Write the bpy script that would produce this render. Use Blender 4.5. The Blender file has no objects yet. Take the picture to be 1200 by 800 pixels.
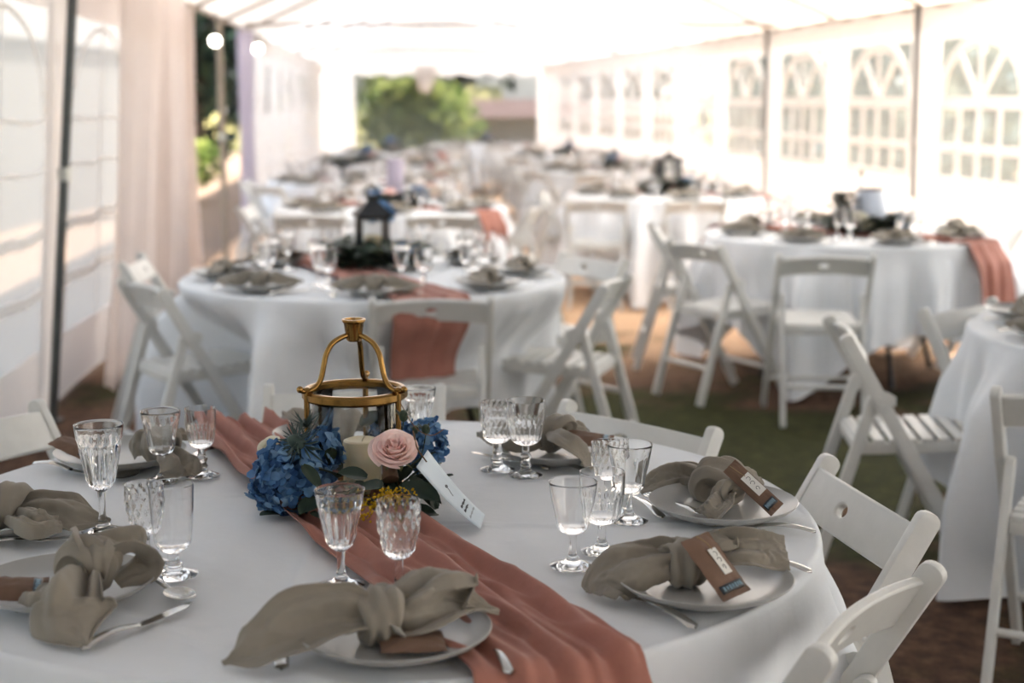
import bpy, bmesh, math, random
from mathutils import Vector, Matrix, noise
PI = math.pi
scene = bpy.context.scene
COL = scene.collection
V = Vector

# ------------------------------------------------------------------ camera
F_PX, HORIZON, CAM_H = 1750.0, 118.0, 1.447
PITCH = math.atan((400 - HORIZON) / F_PX)
cam_data = bpy.data.cameras.new('camera')
cam = bpy.data.objects.new('camera', cam_data)
COL.objects.link(cam)
cam.location = (0, 0, CAM_H)
cam.rotation_euler = (PI / 2 - PITCH, 0, 0)
cam_data.sensor_width = 36
cam_data.lens = F_PX / 1200 * 36
cam_data.clip_end = 400
cam_data.dof.use_dof = True
cam_data.dof.focus_distance = 2.45
cam_data.dof.aperture_fstop = 2.9
scene.camera = cam


def ray(px, py):
    x, y = (px - 600) / F_PX, (400 - py) / F_PX
    c, s = math.cos(PITCH), math.sin(PITCH)
    return V((x, c + y * s, -s + y * c))


def W(px, py, z=0.75):
    """the point of the level plane z seen at a photo pixel"""
    d = ray(px, py)
    t = (z - CAM_H) / d.z
    return V((d.x * t, d.y * t, z))


def D(px, py, dist):
    """the point at depth dist seen at a photo pixel"""
    d = ray(px, py)
    t = dist / d.y
    return V((d.x * t, dist, CAM_H + d.z * t))


# ------------------------------------------------------------------ objects
def tag(o, label=None, cat=None, group=None, kind=None):
    if label: o['label'] = label
    if cat: o['category'] = cat
    if group: o['group'] = group
    if kind: o['kind'] = kind
    return o


def thing(name, label, cat, loc=(0, 0, 0), rz=0.0, group=None):
    o = bpy.data.objects.new(name, None)
    o.empty_display_size = 0.05
    COL.objects.link(o)
    o.location = loc
    o.rotation_euler = (0, 0, rz)
    return tag(o, label, cat, group)


def copy_tree(o, parent=None):
    c = o.copy()
    COL.objects.link(c)
    if parent is not None:
        c.parent = parent
    for ch in list(o.children):
        copy_tree(ch, c)
    return c


def dup(o, loc, rz, label=None, group=None, scale=None):
    c = copy_tree(o)
    c.location = loc
    c.rotation_euler = (0, 0, rz)
    if scale: c.scale = (scale,) * 3
    if label: c['label'] = label
    if group: c['group'] = group
    elif 'group' in c: del c['group']
    return c


class MB:
    """collects faces, linked as ONE mesh object"""
    def __init__(self):
        self.v, self.f = [], []

    def add(self, vs, fs, M=None):
        b = len(self.v)
        self.v.extend([(M @ V(p)) if M is not None else V(p) for p in vs])
        self.f.extend([tuple(b + i for i in q) for q in fs])
        return self

    def merge(self, other, M=None):
        return self.add(other.v, other.f, M)

    def mesh(self, name, mat, smooth=True, angle=40, bevel=0, segs=2):
        me = bpy.data.meshes.new(name)
        me.from_pydata([tuple(p) for p in self.v], [], self.f)
        if bevel:
            bm = bmesh.new(); bm.from_mesh(me)
            bmesh.ops.recalc_face_normals(bm, faces=bm.faces)
            es = [e for e in bm.edges if len(e.link_faces) == 2 and e.calc_face_angle(0) > math.radians(35)]
            bmesh.ops.bevel(bm, geom=es, offset=bevel, segments=segs, profile=0.6, affect='EDGES', clamp_overlap=True)
            bm.to_mesh(me); bm.free()
        else:
            bm = bmesh.new(); bm.from_mesh(me)
            bmesh.ops.recalc_face_normals(bm, faces=bm.faces)
            bm.to_mesh(me); bm.free()
        if smooth:
            me.polygons.foreach_set('use_smooth', [True] * len(me.polygons))
            if angle < 180:
                me.set_sharp_from_angle(angle=math.radians(angle))
        if mat: me.materials.append(mat)
        return me

    def build(self, name, mat, parent=None, loc=None, rot=None, thick=0, subsurf=0, kind=None, **kw):
        me = self.mesh(name, mat, **kw)
        o = bpy.data.objects.new(name, me)
        COL.objects.link(o)
        if parent is not None: o.parent = parent
        if loc is not None: o.location = loc
        if rot is not None: o.rotation_euler = rot
        if thick:
            m = o.modifiers.new('thickness', 'SOLIDIFY'); m.thickness = thick; m.offset = 0
        if subsurf:
            m = o.modifiers.new('smooth', 'SUBSURF'); m.levels = subsurf; m.render_levels = subsurf
        if kind: o['kind'] = kind
        return o


def box(mb, c, s, M=None):
    x, y, z = s[0] / 2, s[1] / 2, s[2] / 2
    vs = [V(c) + V((a * x, b * y, d * z)) for a in (-1, 1) for b in (-1, 1) for d in (-1, 1)]
    return mb.add(vs, [(0, 1, 3, 2), (4, 6, 7, 5), (0, 4, 5, 1), (2, 3, 7, 6), (0, 2, 6, 4), (1, 5, 7, 3)], M)


def catmull(pts, n):
    pts = [V(p) for p in pts]
    P = [pts[0] * 2 - pts[1]] + pts + [pts[-1] * 2 - pts[-2]]
    out = []
    m = len(pts) - 1
    for i in range(n + 1):
        u = i / n * m
        k = min(int(u), m - 1)
        t = u - k
        a, b, c, d = P[k], P[k + 1], P[k + 2], P[k + 3]
        out.append(0.5 * ((2 * b) + (c - a) * t + (2 * a - 5 * b + 4 * c - d) * t * t + (3 * b - a - 3 * c + d) * t ** 3))
    return out


def lerp_list(vals, t):
    m = len(vals) - 1
    u = max(0, min(1, t)) * m
    k = min(int(u), m - 1)
    f = u - k
    f = f * f * (3 - 2 * f)
    return vals[k] * (1 - f) + vals[k + 1] * f


def frames(path, up=V((0, 0, 1))):
    """tangent, side, normal along a path"""
    out = []
    n = len(path)
    prev = None
    for i in range(n):
        t = (path[min(i + 1, n - 1)] - path[max(i - 1, 0)])
        t = t.normalized() if t.length > 1e-9 else V((1, 0, 0))
        if prev is None:
            s = t.cross(up)
            if s.length < 1e-3: s = t.cross(V((0, 1, 0)))
        else:
            s = prev - t * prev.dot(t)
        s.normalize()
        prev = s
        out.append((t, s, s.cross(t).normalized()))
    return out


def tube(mb, pts, rad, n=10, caps=True, smooth_n=0, M=None):
    path = catmull(pts, smooth_n) if smooth_n else [V(p) for p in pts]
    fr = frames(path)
    vs, fs = [], []
    m = len(path)
    for i, (p, (t, s, u)) in enumerate(zip(path, fr)):
        r = rad if isinstance(rad, (int, float)) else lerp_list(rad, i / (m - 1))
        for k in range(n):
            a = 2 * PI * k / n
            vs.append(p + (s * math.cos(a) + u * math.sin(a)) * r)
    for i in range(m - 1):
        for k in range(n):
            a, b = i * n + k, i * n + (k + 1) % n
            fs.append((a, b, b + n, a + n))
    if caps:
        fs.append(tuple(range(n - 1, -1, -1)))
        fs.append(tuple((m - 1) * n + k for k in range(n)))
    return mb.add(vs, fs, M)


def lathe(mb, prof, n=48, mod=None, closed=False, M=None):
    """revolve (r, z) pairs; mod(i, angle, r, z) -> r"""
    vs, fs = [], []
    rings = []
    for i, (r, z) in enumerate(prof):
        if r < 1e-5:
            rings.append([len(vs)] * n); vs.append(V((0, 0, z)))
        else:
            b = len(vs)
            for k in range(n):
                a = 2 * PI * k / n
                q = mod(i, a, r, z) if mod else r
                vs.append(V((q * math.cos(a), q * math.sin(a), z)))
            rings.append([b + k for k in range(n)])
    m = len(rings)
    for i in range(m if closed else m - 1):
        A, B = rings[i], rings[(i + 1) % m]
        for k in range(n):
            q = [A[k], A[(k + 1) % n], B[(k + 1) % n], B[k]]
            u = []
            for x in q:
                if x not in u: u.append(x)
            if len(u) > 2: fs.append(tuple(u))
    return mb.add(vs, fs, M)


def grid(mb, fn, nu, nv, wrap_u=False, wrap_v=False, M=None):
    vs = [fn(i / nu, j / nv) for i in range(nu + (0 if wrap_u else 1)) for j in range(nv + (0 if wrap_v else 1))]
    ru, rv = nu + (0 if wrap_u else 1), nv + (0 if wrap_v else 1)
    fs = []
    for i in range(nu):
        for j in range(nv):
            a, b = i * rv + j, i * rv + (j + 1) % rv
            c, d = ((i + 1) % ru) * rv + (j + 1) % rv, ((i + 1) % ru) * rv + j
            fs.append((a, b, c, d))
    return mb.add(vs, fs, M)


def ball(mb, c, r, nu=10, nv=7, M=None):
    if isinstance(r, (int, float)): r = (r, r, r)
    pr = [(math.sin(PI * j / nv), -math.cos(PI * j / nv)) for j in range(nv + 1)]
    t = MB(); lathe(t, [(max(a, 0), b) for a, b in pr], nu)
    vs = [V((p.x * r[0], p.y * r[1], p.z * r[2])) + V(c) for p in t.v]
    return mb.add(vs, t.f, M)


def prism(mb, poly, h0, h1, M=None):
    """poly of (x, y) extruded along z"""
    n = len(poly)
    vs = [V((x, y, h0)) for x, y in poly] + [V((x, y, h1)) for x, y in poly]
    fs = [tuple(range(n - 1, -1, -1)), tuple(range(n, 2 * n))]
    fs += [(i, (i + 1) % n, n + (i + 1) % n, n + i) for i in range(n)]
    return mb.add(vs, fs, M)


def smooth01(x):
    x = max(0.0, min(1.0, x))
    return x * x * (3 - 2 * x)


def nz(x, y, z=0.0):
    return noise.noise(V((x, y, z)))


# ------------------------------------------------------------------ materials
def lin(c):
    return tuple(((x / 255) / 12.92 if x / 255 <= 0.04045 else (((x / 255) + 0.055) / 1.055) ** 2.4) for x in c) + (1.0,)


class NT:
    def __init__(self, name):
        self.m = bpy.data.materials.new(name)
        self.m.use_nodes = True
        self.t = self.m.node_tree
        self.t.nodes.clear()
        self.out = self.n('ShaderNodeOutputMaterial')

    def n(self, typ, **kw):
        x = self.t.nodes.new(typ)
        for k, v in kw.items():
            if k in x.inputs: x.inputs[k].default_value = v
            else: setattr(x, k, v)
        return x

    def l(self, a, b):
        self.t.links.new(a, b)

    def bsdf(self, **kw):
        b = self.n('ShaderNodeBsdfPrincipled')
        for k, v in kw.items():
            b.inputs[k.replace('_', ' ')].default_value = v
        return b

    def surf(self, sock):
        self.l(sock, self.out.inputs['Surface'])
        return self.m

    def noise(self, scale, detail=4, rough=0.6, coords='Object', stretch=None):
        tc = self.n('ShaderNodeTexCoord')
        src = tc.outputs[coords]
        if stretch:
            mp = self.n('ShaderNodeMapping'); mp.inputs['Scale'].default_value = stretch
            self.l(src, mp.inputs['Vector']); src = mp.outputs['Vector']
        x = self.n('ShaderNodeTexNoise', Scale=scale, Detail=detail, Roughness=rough)
        self.l(src, x.inputs['Vector'])
        return x.outputs['Fac']

    def ramp(self, fac, stops):
        r = self.n('ShaderNodeValToRGB')
        e = r.color_ramp.elements
        while len(e) < len(stops): e.new(0.5)
        for i, (p, c) in enumerate(stops):
            e[i].position = p; e[i].color = c
        self.l(fac, r.inputs['Fac'])
        return r.outputs['Color']

    def bump(self, fac, strength=0.2, dist=0.002):
        b = self.n('ShaderNodeBump', Strength=strength, Distance=dist)
        self.l(fac, b.inputs['Height'])
        return b.outputs['Normal']


def simple(name, rgb, rough=0.6, var=0.0, scale=20, bump=0.0, metal=0.0, spec=0.5, bscale=None, **kw):
    t = NT(name)
    b = t.bsdf(Roughness=rough, Metallic=metal, Specular_IOR_Level=spec, **kw)
    c = lin(rgb)
    b.inputs['Base Color'].default_value = c
    if var:
        f = t.noise(scale)
        lo = tuple(x * (1 - var) for x in c[:3]) + (1,)
        hi = tuple(min(1, x * (1 + var)) for x in c[:3]) + (1,)
        t.l(t.ramp(f, [(0.3, lo), (0.7, hi)]), b.inputs['Base Color'])
    if bump:
        t.l(t.bump(t.noise(bscale or scale), bump), b.inputs['Normal'])
    return t.surf(b.outputs['BSDF'])


def fabric(name, rgb, transl=0.0, rough=0.85, weave=900, wstr=0.12, sheen=0.15, var=0.06, wrinkle=0.0):
    t = NT(name)
    b = t.bsdf(Roughness=rough, Specular_IOR_Level=0.25, Sheen_Weight=sheen)
    c = lin(rgb)
    lo = tuple(x * (1 - var) for x in c[:3]) + (1,)
    hi = tuple(min(1, x * (1 + var)) for x in c[:3]) + (1,)
    col = t.ramp(t.noise(14), [(0.3, lo), (0.7, hi)])
    t.l(col, b.inputs['Base Color'])
    n = t.bump(t.noise(weave, 2), wstr, 0.0006)
    if wrinkle:
        b2 = t.n('ShaderNodeBump', Strength=wrinkle, Distance=0.01)
        t.l(t.noise(9, 5, 0.55), b2.inputs['Height'])
        t.l(n, b2.inputs['Normal'])
        n = b2.outputs['Normal']
    t.l(n, b.inputs['Normal'])
    if not transl:
        return t.surf(b.outputs['BSDF'])
    tr = t.n('ShaderNodeBsdfTranslucent')
    t.l(col, tr.inputs['Color'])
    mx = t.n('ShaderNodeMixShader', Fac=transl)
    t.l(b.outputs['BSDF'], mx.inputs[1]); t.l(tr.outputs['BSDF'], mx.inputs[2])
    return t.surf(mx.outputs['Shader'])


def film(name, rgb, clear):
    """clear plastic sheet: part transparent, part milky, with a sheen"""
    t = NT(name)
    tr = t.n('ShaderNodeBsdfTransparent')
    tl = t.n('ShaderNodeBsdfTranslucent'); tl.inputs['Color'].default_value = lin(rgb)
    df = t.n('ShaderNodeBsdfDiffuse'); df.inputs['Color'].default_value = lin(rgb)
    m1 = t.n('ShaderNodeMixShader', Fac=0.4)
    t.l(tl.outputs['BSDF'], m1.inputs[1]); t.l(df.outputs['BSDF'], m1.inputs[2])
    m2 = t.n('ShaderNodeMixShader', Fac=clear)
    t.l(m1.outputs['Shader'], m2.inputs[1]); t.l(tr.outputs['BSDF'], m2.inputs[2])
    return t.surf(m2.outputs['Shader'])


def glass_mat(name, tint=(1, 1, 1)):
    t = NT(name)
    g = t.n('ShaderNodeBsdfGlass', IOR=1.48, Roughness=0.0)
    g.inputs['Color'].default_value = tint + (1,)
    return t.surf(g.outputs['BSDF'])


M = {}
M['cloth'] = fabric('white_tablecloth', (221, 224, 227), weave=700, wstr=0.05, sheen=0.05, var=0.015, wrinkle=0.35)
M['terra'] = fabric('terracotta_muslin', (160, 108, 94), weave=500, wstr=0.2, var=0.1, wrinkle=0.4)
M['linen'] = fabric('taupe_linen', (134, 127, 116), weave=600, wstr=0.3, var=0.08, wrinkle=0.3)
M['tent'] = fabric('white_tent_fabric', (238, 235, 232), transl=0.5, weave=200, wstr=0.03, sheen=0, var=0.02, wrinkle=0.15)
M['tent_right'] = fabric('white_tent_fabric_sunny_side', (240, 238, 236), transl=0.12, weave=200, wstr=0.03, sheen=0, var=0.02, wrinkle=0.15)  # less translucent copy, holds down the sun glow of the right wall
M['tent_left'] = fabric('white_tent_fabric_shade_toned', (226, 219, 214), transl=0.12, weave=200, wstr=0.03, sheen=0, var=0.02, wrinkle=0.15)  # darker copy, the left wall's shade put into its colour
M['tent_far'] = fabric('white_tent_fabric_gable', (246, 243, 240), transl=0.5, weave=200, wstr=0.03, sheen=0, var=0.02, wrinkle=0.1)  # lighter, more translucent copy that brightens the far walls
M['wall_bright'] = fabric('white_wall_fabric_brightened', (242, 243, 244), transl=0.7, weave=200, wstr=0.03, sheen=0, var=0.02, wrinkle=0.1)  # extra translucent copy, lets the unseen near right wall light the tables
M['roof_shade'] = fabric('white_roof_fabric_dimmed', (225, 222, 220), transl=0.2, weave=200, wstr=0.03, sheen=0, var=0.02, wrinkle=0.1)  # darker, less translucent copy that dims the light from above and behind
M['roof_near'] = fabric('white_roof_fabric_brightened', (242, 241, 240), transl=0.45, weave=200, wstr=0.03, sheen=0, var=0.02, wrinkle=0.1)  # more translucent copy that brightens the tables below
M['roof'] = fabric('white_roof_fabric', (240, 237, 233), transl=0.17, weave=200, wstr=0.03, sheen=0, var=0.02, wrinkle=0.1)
def sheer(name, rgb, open_):
    m = fabric(name, rgb, transl=0.6, weave=300, wstr=0.05, sheen=0, var=0.02)
    t = m.node_tree; out = [n for n in t.nodes if n.type == 'OUTPUT_MATERIAL'][0]
    src = out.inputs['Surface'].links[0].from_socket
    tr = t.nodes.new('ShaderNodeBsdfTransparent'); mx = t.nodes.new('ShaderNodeMixShader'); mx.inputs[0].default_value = open_
    t.links.new(src, mx.inputs[1]); t.links.new(tr.outputs[0], mx.inputs[2]); t.links.new(mx.outputs[0], out.inputs['Surface'])
    return m
M['curtain'] = sheer('sheer_white_voile', (226, 217, 212), 0.22)
M['lilac'] = fabric('pale_lilac_curtain', (205, 200, 215), transl=0.5, weave=300, wstr=0.05, sheen=0, var=0.02)
M['film'] = film('clear_window_film', (205, 203, 198), 0.3)
M['film_far'] = film('clear_arched_window_film', (215, 220, 216), 0.88)
M['chair'] = simple('white_painted_wood', (202, 202, 198), 0.42, var=0.03, scale=30, bump=0.06, bscale=120)
M['chair_metal'] = simple('zinc_plate', (170, 172, 170), 0.35, metal=0.9)
M['pole'] = simple('grey_painted_steel', (78, 82, 82), 0.45, metal=0.3, var=0.08)
M['frame'] = simple('galvanised_beam', (140, 128, 114), 0.5, metal=0.2, var=0.05)
M['black'] = simple('black_painted_metal', (28, 30, 32), 0.45, metal=0.4, var=0.1)
M['table_top'] = simple('grey_plastic_top', (190, 190, 186), 0.6)
M['plate'] = simple('grey_glazed_stoneware', (164, 164, 161), 0.28, var=0.03, scale=30, spec=0.5)
M['steel'] = simple('polished_steel', (205, 203, 198), 0.16, metal=1.0)
M['brass'] = simple('aged_brass', (146, 112, 62), 0.26, metal=1.0, var=0.18, scale=40, bump=0.05)
M['glass'] = glass_mat('crystal_glass')
def thin_glass(name):
    """single clear sheet: mirror reflection by Fresnel, the rest passes straight through"""
    t = NT(name)
    fr = t.n('ShaderNodeFresnel', IOR=1.45)
    tr = t.n('ShaderNodeBsdfTransparent'); tr.inputs['Color'].default_value = (0.97, 0.98, 0.98, 1)
    gl = t.n('ShaderNodeBsdfGlossy', Roughness=0.02)
    mx = t.n('ShaderNodeMixShader')
    t.l(fr.outputs['Fac'], mx.inputs['Fac']); t.l(tr.outputs['BSDF'], mx.inputs[1]); t.l(gl.outputs['BSDF'], mx.inputs[2])
    return t.surf(mx.outputs['Shader'])


M['sheet_glass'] = thin_glass('clear_sheet_glass')
M['wax'] = simple('cream_wax', (226, 214, 180), 0.5, var=0.03, Subsurface_Weight=0.25, Subsurface_Radius=(0.02, 0.012, 0.006))
M['wick'] = simple('candle_wick', (205, 190, 160), 0.9)
M['kraft'] = simple('brown_kraft_paper', (108, 82, 65), 0.7, var=0.08, scale=60, bump=0.15, bscale=160)
M['tagpaper'] = simple('white_tag_paper', (214, 212, 206), 0.7)
M['card'] = simple('white_card', (205, 217, 226), 0.6)
M['ink'] = simple('black_ink', (46, 46, 52), 0.7)
M['ink_pale'] = simple('grey_ink', (150, 158, 166), 0.7)
M['label'] = simple('dark_label', (34, 40, 46), 0.3)
M['label_foil'] = simple('foil_label', (150, 180, 196), 0.25, metal=0.5)
M['twine'] = simple('jute_twine', (150, 128, 92), 0.9)


def petal_mat(name, stops, rough=0.6, transl=0.25):
    t = NT(name)
    g = t.n('ShaderNodeNewGeometry')
    col = t.ramp(g.outputs['Random Per Island'], stops)
    b = t.bsdf(Roughness=rough, Specular_IOR_Level=0.3)
    t.l(col, b.inputs['Base Color'])
    tr = t.n('ShaderNodeBsdfTranslucent'); t.l(col, tr.inputs['Color'])
    mx = t.n('ShaderNodeMixShader', Fac=transl)
    t.l(b.outputs['BSDF'], mx.inputs[1]); t.l(tr.outputs['BSDF'], mx.inputs[2])
    return t.surf(mx.outputs['Shader'])


M['blue'] = petal_mat('blue_petals', [(0, lin((50, 86, 130))), (0.5, lin((78, 120, 166))), (1, lin((132, 168, 200)))])
M['pink'] = petal_mat('pink_petals', [(0, lin((246, 214, 210))), (1, lin((252, 234, 228)))], transl=0.3)
M['cream'] = petal_mat('cream_petals', [(0, lin((226, 222, 204))), (1, lin((240, 236, 222)))])
M['yellow'] = petal_mat('yellow_blossom', [(0, lin((190, 150, 22))), (1, lin((222, 184, 44)))])
M['thistle'] = petal_mat('thistle_green', [(0, lin((34, 52, 50))), (1, lin((70, 86, 80)))], transl=0.05)
M['leaf'] = petal_mat('dark_leaf', [(0, lin((34, 48, 40))), (1, lin((64, 78, 62)))], rough=0.5, transl=0.12)
M['stem'] = simple('green_stem', (86, 92, 58), 0.7)
M['twig'] = simple('brown_twig', (104, 78, 58), 0.8)
# ------------------------------------------------------------------ ground, tent, outside
Y0, Y1 = -3.0, 32.0            # near and far end of the tent
EAVE, RIDGE = 2.2, 3.5


def XL(y): return -1.65 - 0.074 * y
def XR(y): return 4.9 - 0.1325 * y
def LEAN(y): return 0.16 * (1 - smooth01((y - 7.5) / 4.0))   # the near left wall leans in at the top


def xl(y, z): return XL(y) + LEAN(y) * z / 2.2


def ground_mat():
    t = NT('trodden_earth_and_grass')
    b = t.bsdf(Roughness=0.95, Specular_IOR_Level=0.1)
    big = t.noise(0.9, 4, 0.6)
    fine = t.noise(16, 6, 0.7)
    earth = t.ramp(fine, [(0.25, lin((44, 34, 28))), (0.5, lin((82, 62, 50))), (0.8, lin((120, 92, 74)))])
    grass = t.ramp(fine, [(0.25, lin((24, 27, 14))), (0.55, lin((50, 52, 27))), (0.85, lin((86, 82, 44)))])
    tc = t.n('ShaderNodeTexCoord')
    mp = t.n('ShaderNodeMapping'); mp.vector_type = 'TEXTURE'
    mp.inputs['Location'].default_value = (1.3, 6.2, 0); mp.inputs['Scale'].default_value = (2.0, 1.9, 1)
    t.l(tc.outputs['Object'], mp.inputs['Vector'])
    gr = t.n('ShaderNodeTexGradient', gradient_type='SPHERICAL'); t.l(mp.outputs['Vector'], gr.inputs['Vector'])
    ad = t.n('ShaderNodeMath', operation='MULTIPLY_ADD'); ad.inputs[1].default_value = 0.32
    t.l(gr.outputs['Fac'], ad.inputs[0]); t.l(big, ad.inputs[2])
    big = ad.outputs[0]
    mask = t.ramp(big, [(0.54, (0, 0, 0, 1)), (0.63, (1, 1, 1, 1))])
    mx = t.n('ShaderNodeMix', data_type='RGBA')
    sp = t.n('ShaderNodeSeparateXYZ'); t.l(tc.outputs['Object'], sp.inputs[0])
    mr = t.n('ShaderNodeMapRange'); mr.inputs['From Min'].default_value = 7.6; mr.inputs['From Max'].default_value = 11.0
    t.l(sp.outputs['Y'], mr.inputs['Value'])
    sunlit_earth = t.ramp(fine, [(0.25, lin((190, 150, 118))), (0.5, lin((214, 178, 144))), (0.8, lin((230, 200, 168)))])  # far earth painted pale as if sunlit, to bounce light upward
    mx0 = t.n('ShaderNodeMix', data_type='RGBA'); t.l(mr.outputs[0], mx0.inputs['Factor'])
    t.l(earth, mx0.inputs[6]); t.l(sunlit_earth, mx0.inputs[7])
    earth = mx0.outputs[2]
    t.l(mask, mx.inputs['Factor'])
    t.l(earth, mx.inputs[6]); t.l(grass, mx.inputs[7])
    t.l(mx.outputs[2], b.inputs['Base Color'])
    t.l(t.bump(fine, 0.6, 0.02), b.inputs['Normal'])
    return t.surf(b.outputs['BSDF'])


def lawn_mat():
    t = NT('sunlit_lawn')
    b = t.bsdf(Roughness=0.95, Specular_IOR_Level=0.1)
    t.l(t.ramp(t.noise(0.8, 6, 0.7), [(0.3, lin((120, 118, 70))), (0.7, lin((176, 160, 100)))]), b.inputs['Base Color'])
    return t.surf(b.outputs['BSDF'])


mb = MB()
def gfn(u, v):
    x, y = -12 + 24 * u, -6 + 46 * v
    return V((x, y, -0.012 + 0.012 * nz(x * 1.3, y * 1.3)))
grid(mb, gfn, 60, 115)
mb.build('floor', ground_mat(), kind='structure', angle=180)
mb = MB()
def lfn(u, v):
    x, y = -120 + 240 * u, -60 + 240 * v
    inside = -11.5 < x < 11.5 and -5.5 < y < 39.5
    return V((x, y, -0.05 - (0.15 if inside else 0)))
grid(mb, lfn, 60, 60)
mb.build('lawn', lawn_mat(), kind='structure', angle=180)


def wall_mesh(side, segs, windows):
    """fabric wall of 2 m sheets with a cut-out for each window: windows = {sheet index: (a0, a1, z0, z1)}"""
    mb = MB()
    for k, (ya, yb) in enumerate(segs):
        cuts = [windows[k]] if k in windows else []
        ys = [ya, yb] + [c for w in cuts for c in w[:2]]
        zs = [0, EAVE] + [c for w in cuts for c in w[2:]]
        ys += [ya + (yb - ya) * i / 12 for i in range(1, 12)]
        zs += [EAVE * i / 12 for i in range(1, 12)]
        ys, zs = sorted(set(round(a, 4) for a in ys)), sorted(set(round(a, 4) for a in zs))
        idx = {}
        vs = []
        for y in ys:
            for z in zs:
                f = (y - ya) / (yb - ya)
                bow = 0.035 * math.sin(PI * f) * (1 - z / EAVE) + 0.012 * nz(y * 2.3, z * 2.0, 3 * k)
                if z < 0.01: bow += 0.02
                x = (xl(y, z) - bow) if side == 'left' else (XR(y) + bow)
                idx[y, z] = len(vs); vs.append(V((x, y, z)))
        fs = []
        for a, b in zip(ys, ys[1:]):
            for c, d in zip(zs, zs[1:]):
                my, mz = (a + b) / 2, (c + d) / 2
                if any(w[0] < my < w[1] and w[2] < mz < w[3] for w in cuts): continue
                fs.append((idx[a, c], idx[b, c], idx[b, d], idx[a, d]))
        mb.add(vs, fs)
    return mb


seg_left = [(Y0, -1.2)] + [(-1.2 + 2 * i, 0.8 + 2 * i) for i in range(6)] + [(10.8, 11.8)] + [(16.0 + 2 * i, 18.0 + 2 * i) for i in range(8)]
win_left = {}
for k, (a, b) in enumerate(seg_left):
    if b - a > 1.9: win_left[k] = (a + 0.3, b - 0.2, 0.34, 1.84) if a < 12 else (a + 0.75, a + 1.25, 1.3, 1.88)
seg_right = [(Y0, -1.9)] + [(-1.9 + 2 * i, 0.1 + 2 * i) for i in range(17)]
seg_right = [(a, min(b, Y1)) for a, b in seg_right if a < Y1]
win_right = {}
for k, (a, b) in enumerate(seg_right):
    if b - a > 1.9: win_right[k] = (a + 0.3, b - 0.3, 0.82, 1.92)
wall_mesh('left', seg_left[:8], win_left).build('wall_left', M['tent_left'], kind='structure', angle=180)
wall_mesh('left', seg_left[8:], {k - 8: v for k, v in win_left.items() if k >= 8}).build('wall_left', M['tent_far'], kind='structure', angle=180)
# dirt ground outside the left wall, added to bounce light onto the tent
mb = MB()
grid(mb, lambda u, v: V((-22 + (22 + XL(8 + 34 * v) - 0.12) * u, 8 + 34 * v, -0.004 + 0.006 * nz(u * 30, v * 40))), 40, 40)
mb.build('bounce_ground', simple('bounce_ground_surface', (118, 96, 76), 0.95, var=0.12, scale=3), kind='structure', angle=180)
kn = len([1 for a, b in seg_right if b < 10.2])
wall_mesh('right', seg_right[:kn], {k: v for k, v in win_right.items() if k < kn}).build('wall_right', M['wall_bright'], kind='structure', angle=180)
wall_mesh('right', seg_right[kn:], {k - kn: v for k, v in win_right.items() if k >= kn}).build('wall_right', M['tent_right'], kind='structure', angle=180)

# gable ends
mb = MB()
xa, xb = XL(Y0) - 0.1, XR(Y0) + 0.1
mb.add([V((xa, Y0, 0)), V((xb, Y0, 0)), V((xb, Y0, EAVE)), V(((xa + xb) / 2, Y0, RIDGE)), V((xa, Y0, EAVE))], [(0, 1, 2, 3, 4)])
mb.build('wall_back', M['roof_shade'], kind='structure')
mb = MB()
xa, xb = XL(Y1), XR(Y1)
o0, o1, oz = -3.33, 0.55, 2.02      # the open entrance of the far gable
N = 28
tv = [V((xa, Y1, 0)), V((o0, Y1, 0)), V((o0, Y1, EAVE)), V((xa, Y1, EAVE))]
mb.add(tv, [(0, 1, 2, 3)])
mb.add([V((o1, Y1, 0)), V((xb, Y1, 0)), V((xb, Y1, EAVE)), V((o1, Y1, EAVE))], [(0, 1, 2, 3)])
mb.add([V((xa, Y1, EAVE)), V((xb, Y1, EAVE)), V(((xa + xb) / 2, Y1, RIDGE))], [(0, 1, 2)])
sc = []
for i in range(N * 4 + 1):
    x = o0 + (o1 - o0) * i / (N * 4)
    sc.append((V((x, Y1, EAVE)), V((x, Y1, oz - 0.07 * abs(math.sin(PI * i / 16))))))
vs = [p for a in sc for p in a]
mb.add(vs, [(2 * i, 2 * i + 1, 2 * i + 3, 2 * i + 2) for i in range(N * 4)])
mb.build('wall_far', M['tent_far'], kind='structure', smooth=False)


# roof: two sagging slopes
def xmid(y): return (XL(y) + XR(y)) / 2
for ra, rb, rm in ((Y0 - 0.02, 4.1, 'roof_shade'), (4.1, 11.1, 'roof_near'), (11.1, 19.1, 'roof'), (19.1, Y1 + 0.02, 'roof_near')):      # translucency set section by section to shape the light inside
    mb = MB()
    for s in (0, 1):
        def rf(u, v, s=s):
            y = ra + (rb - ra) * u
            xe = (xl(y, EAVE) - 0.06) if s == 0 else XR(y) + 0.06
            x = xe + (xmid(y) - xe) * v
            z = EAVE + (RIDGE - EAVE) * v - 0.05 * math.sin(PI * v) * abs(math.sin(PI * (y + 1.2) / 2)) + 0.01 * nz(x * 2, y * 2)
            return V((x, y, z))
        grid(mb, rf, 60, 14)
    mb.build('ceiling', M[rm], kind='structure', angle=180)

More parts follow.
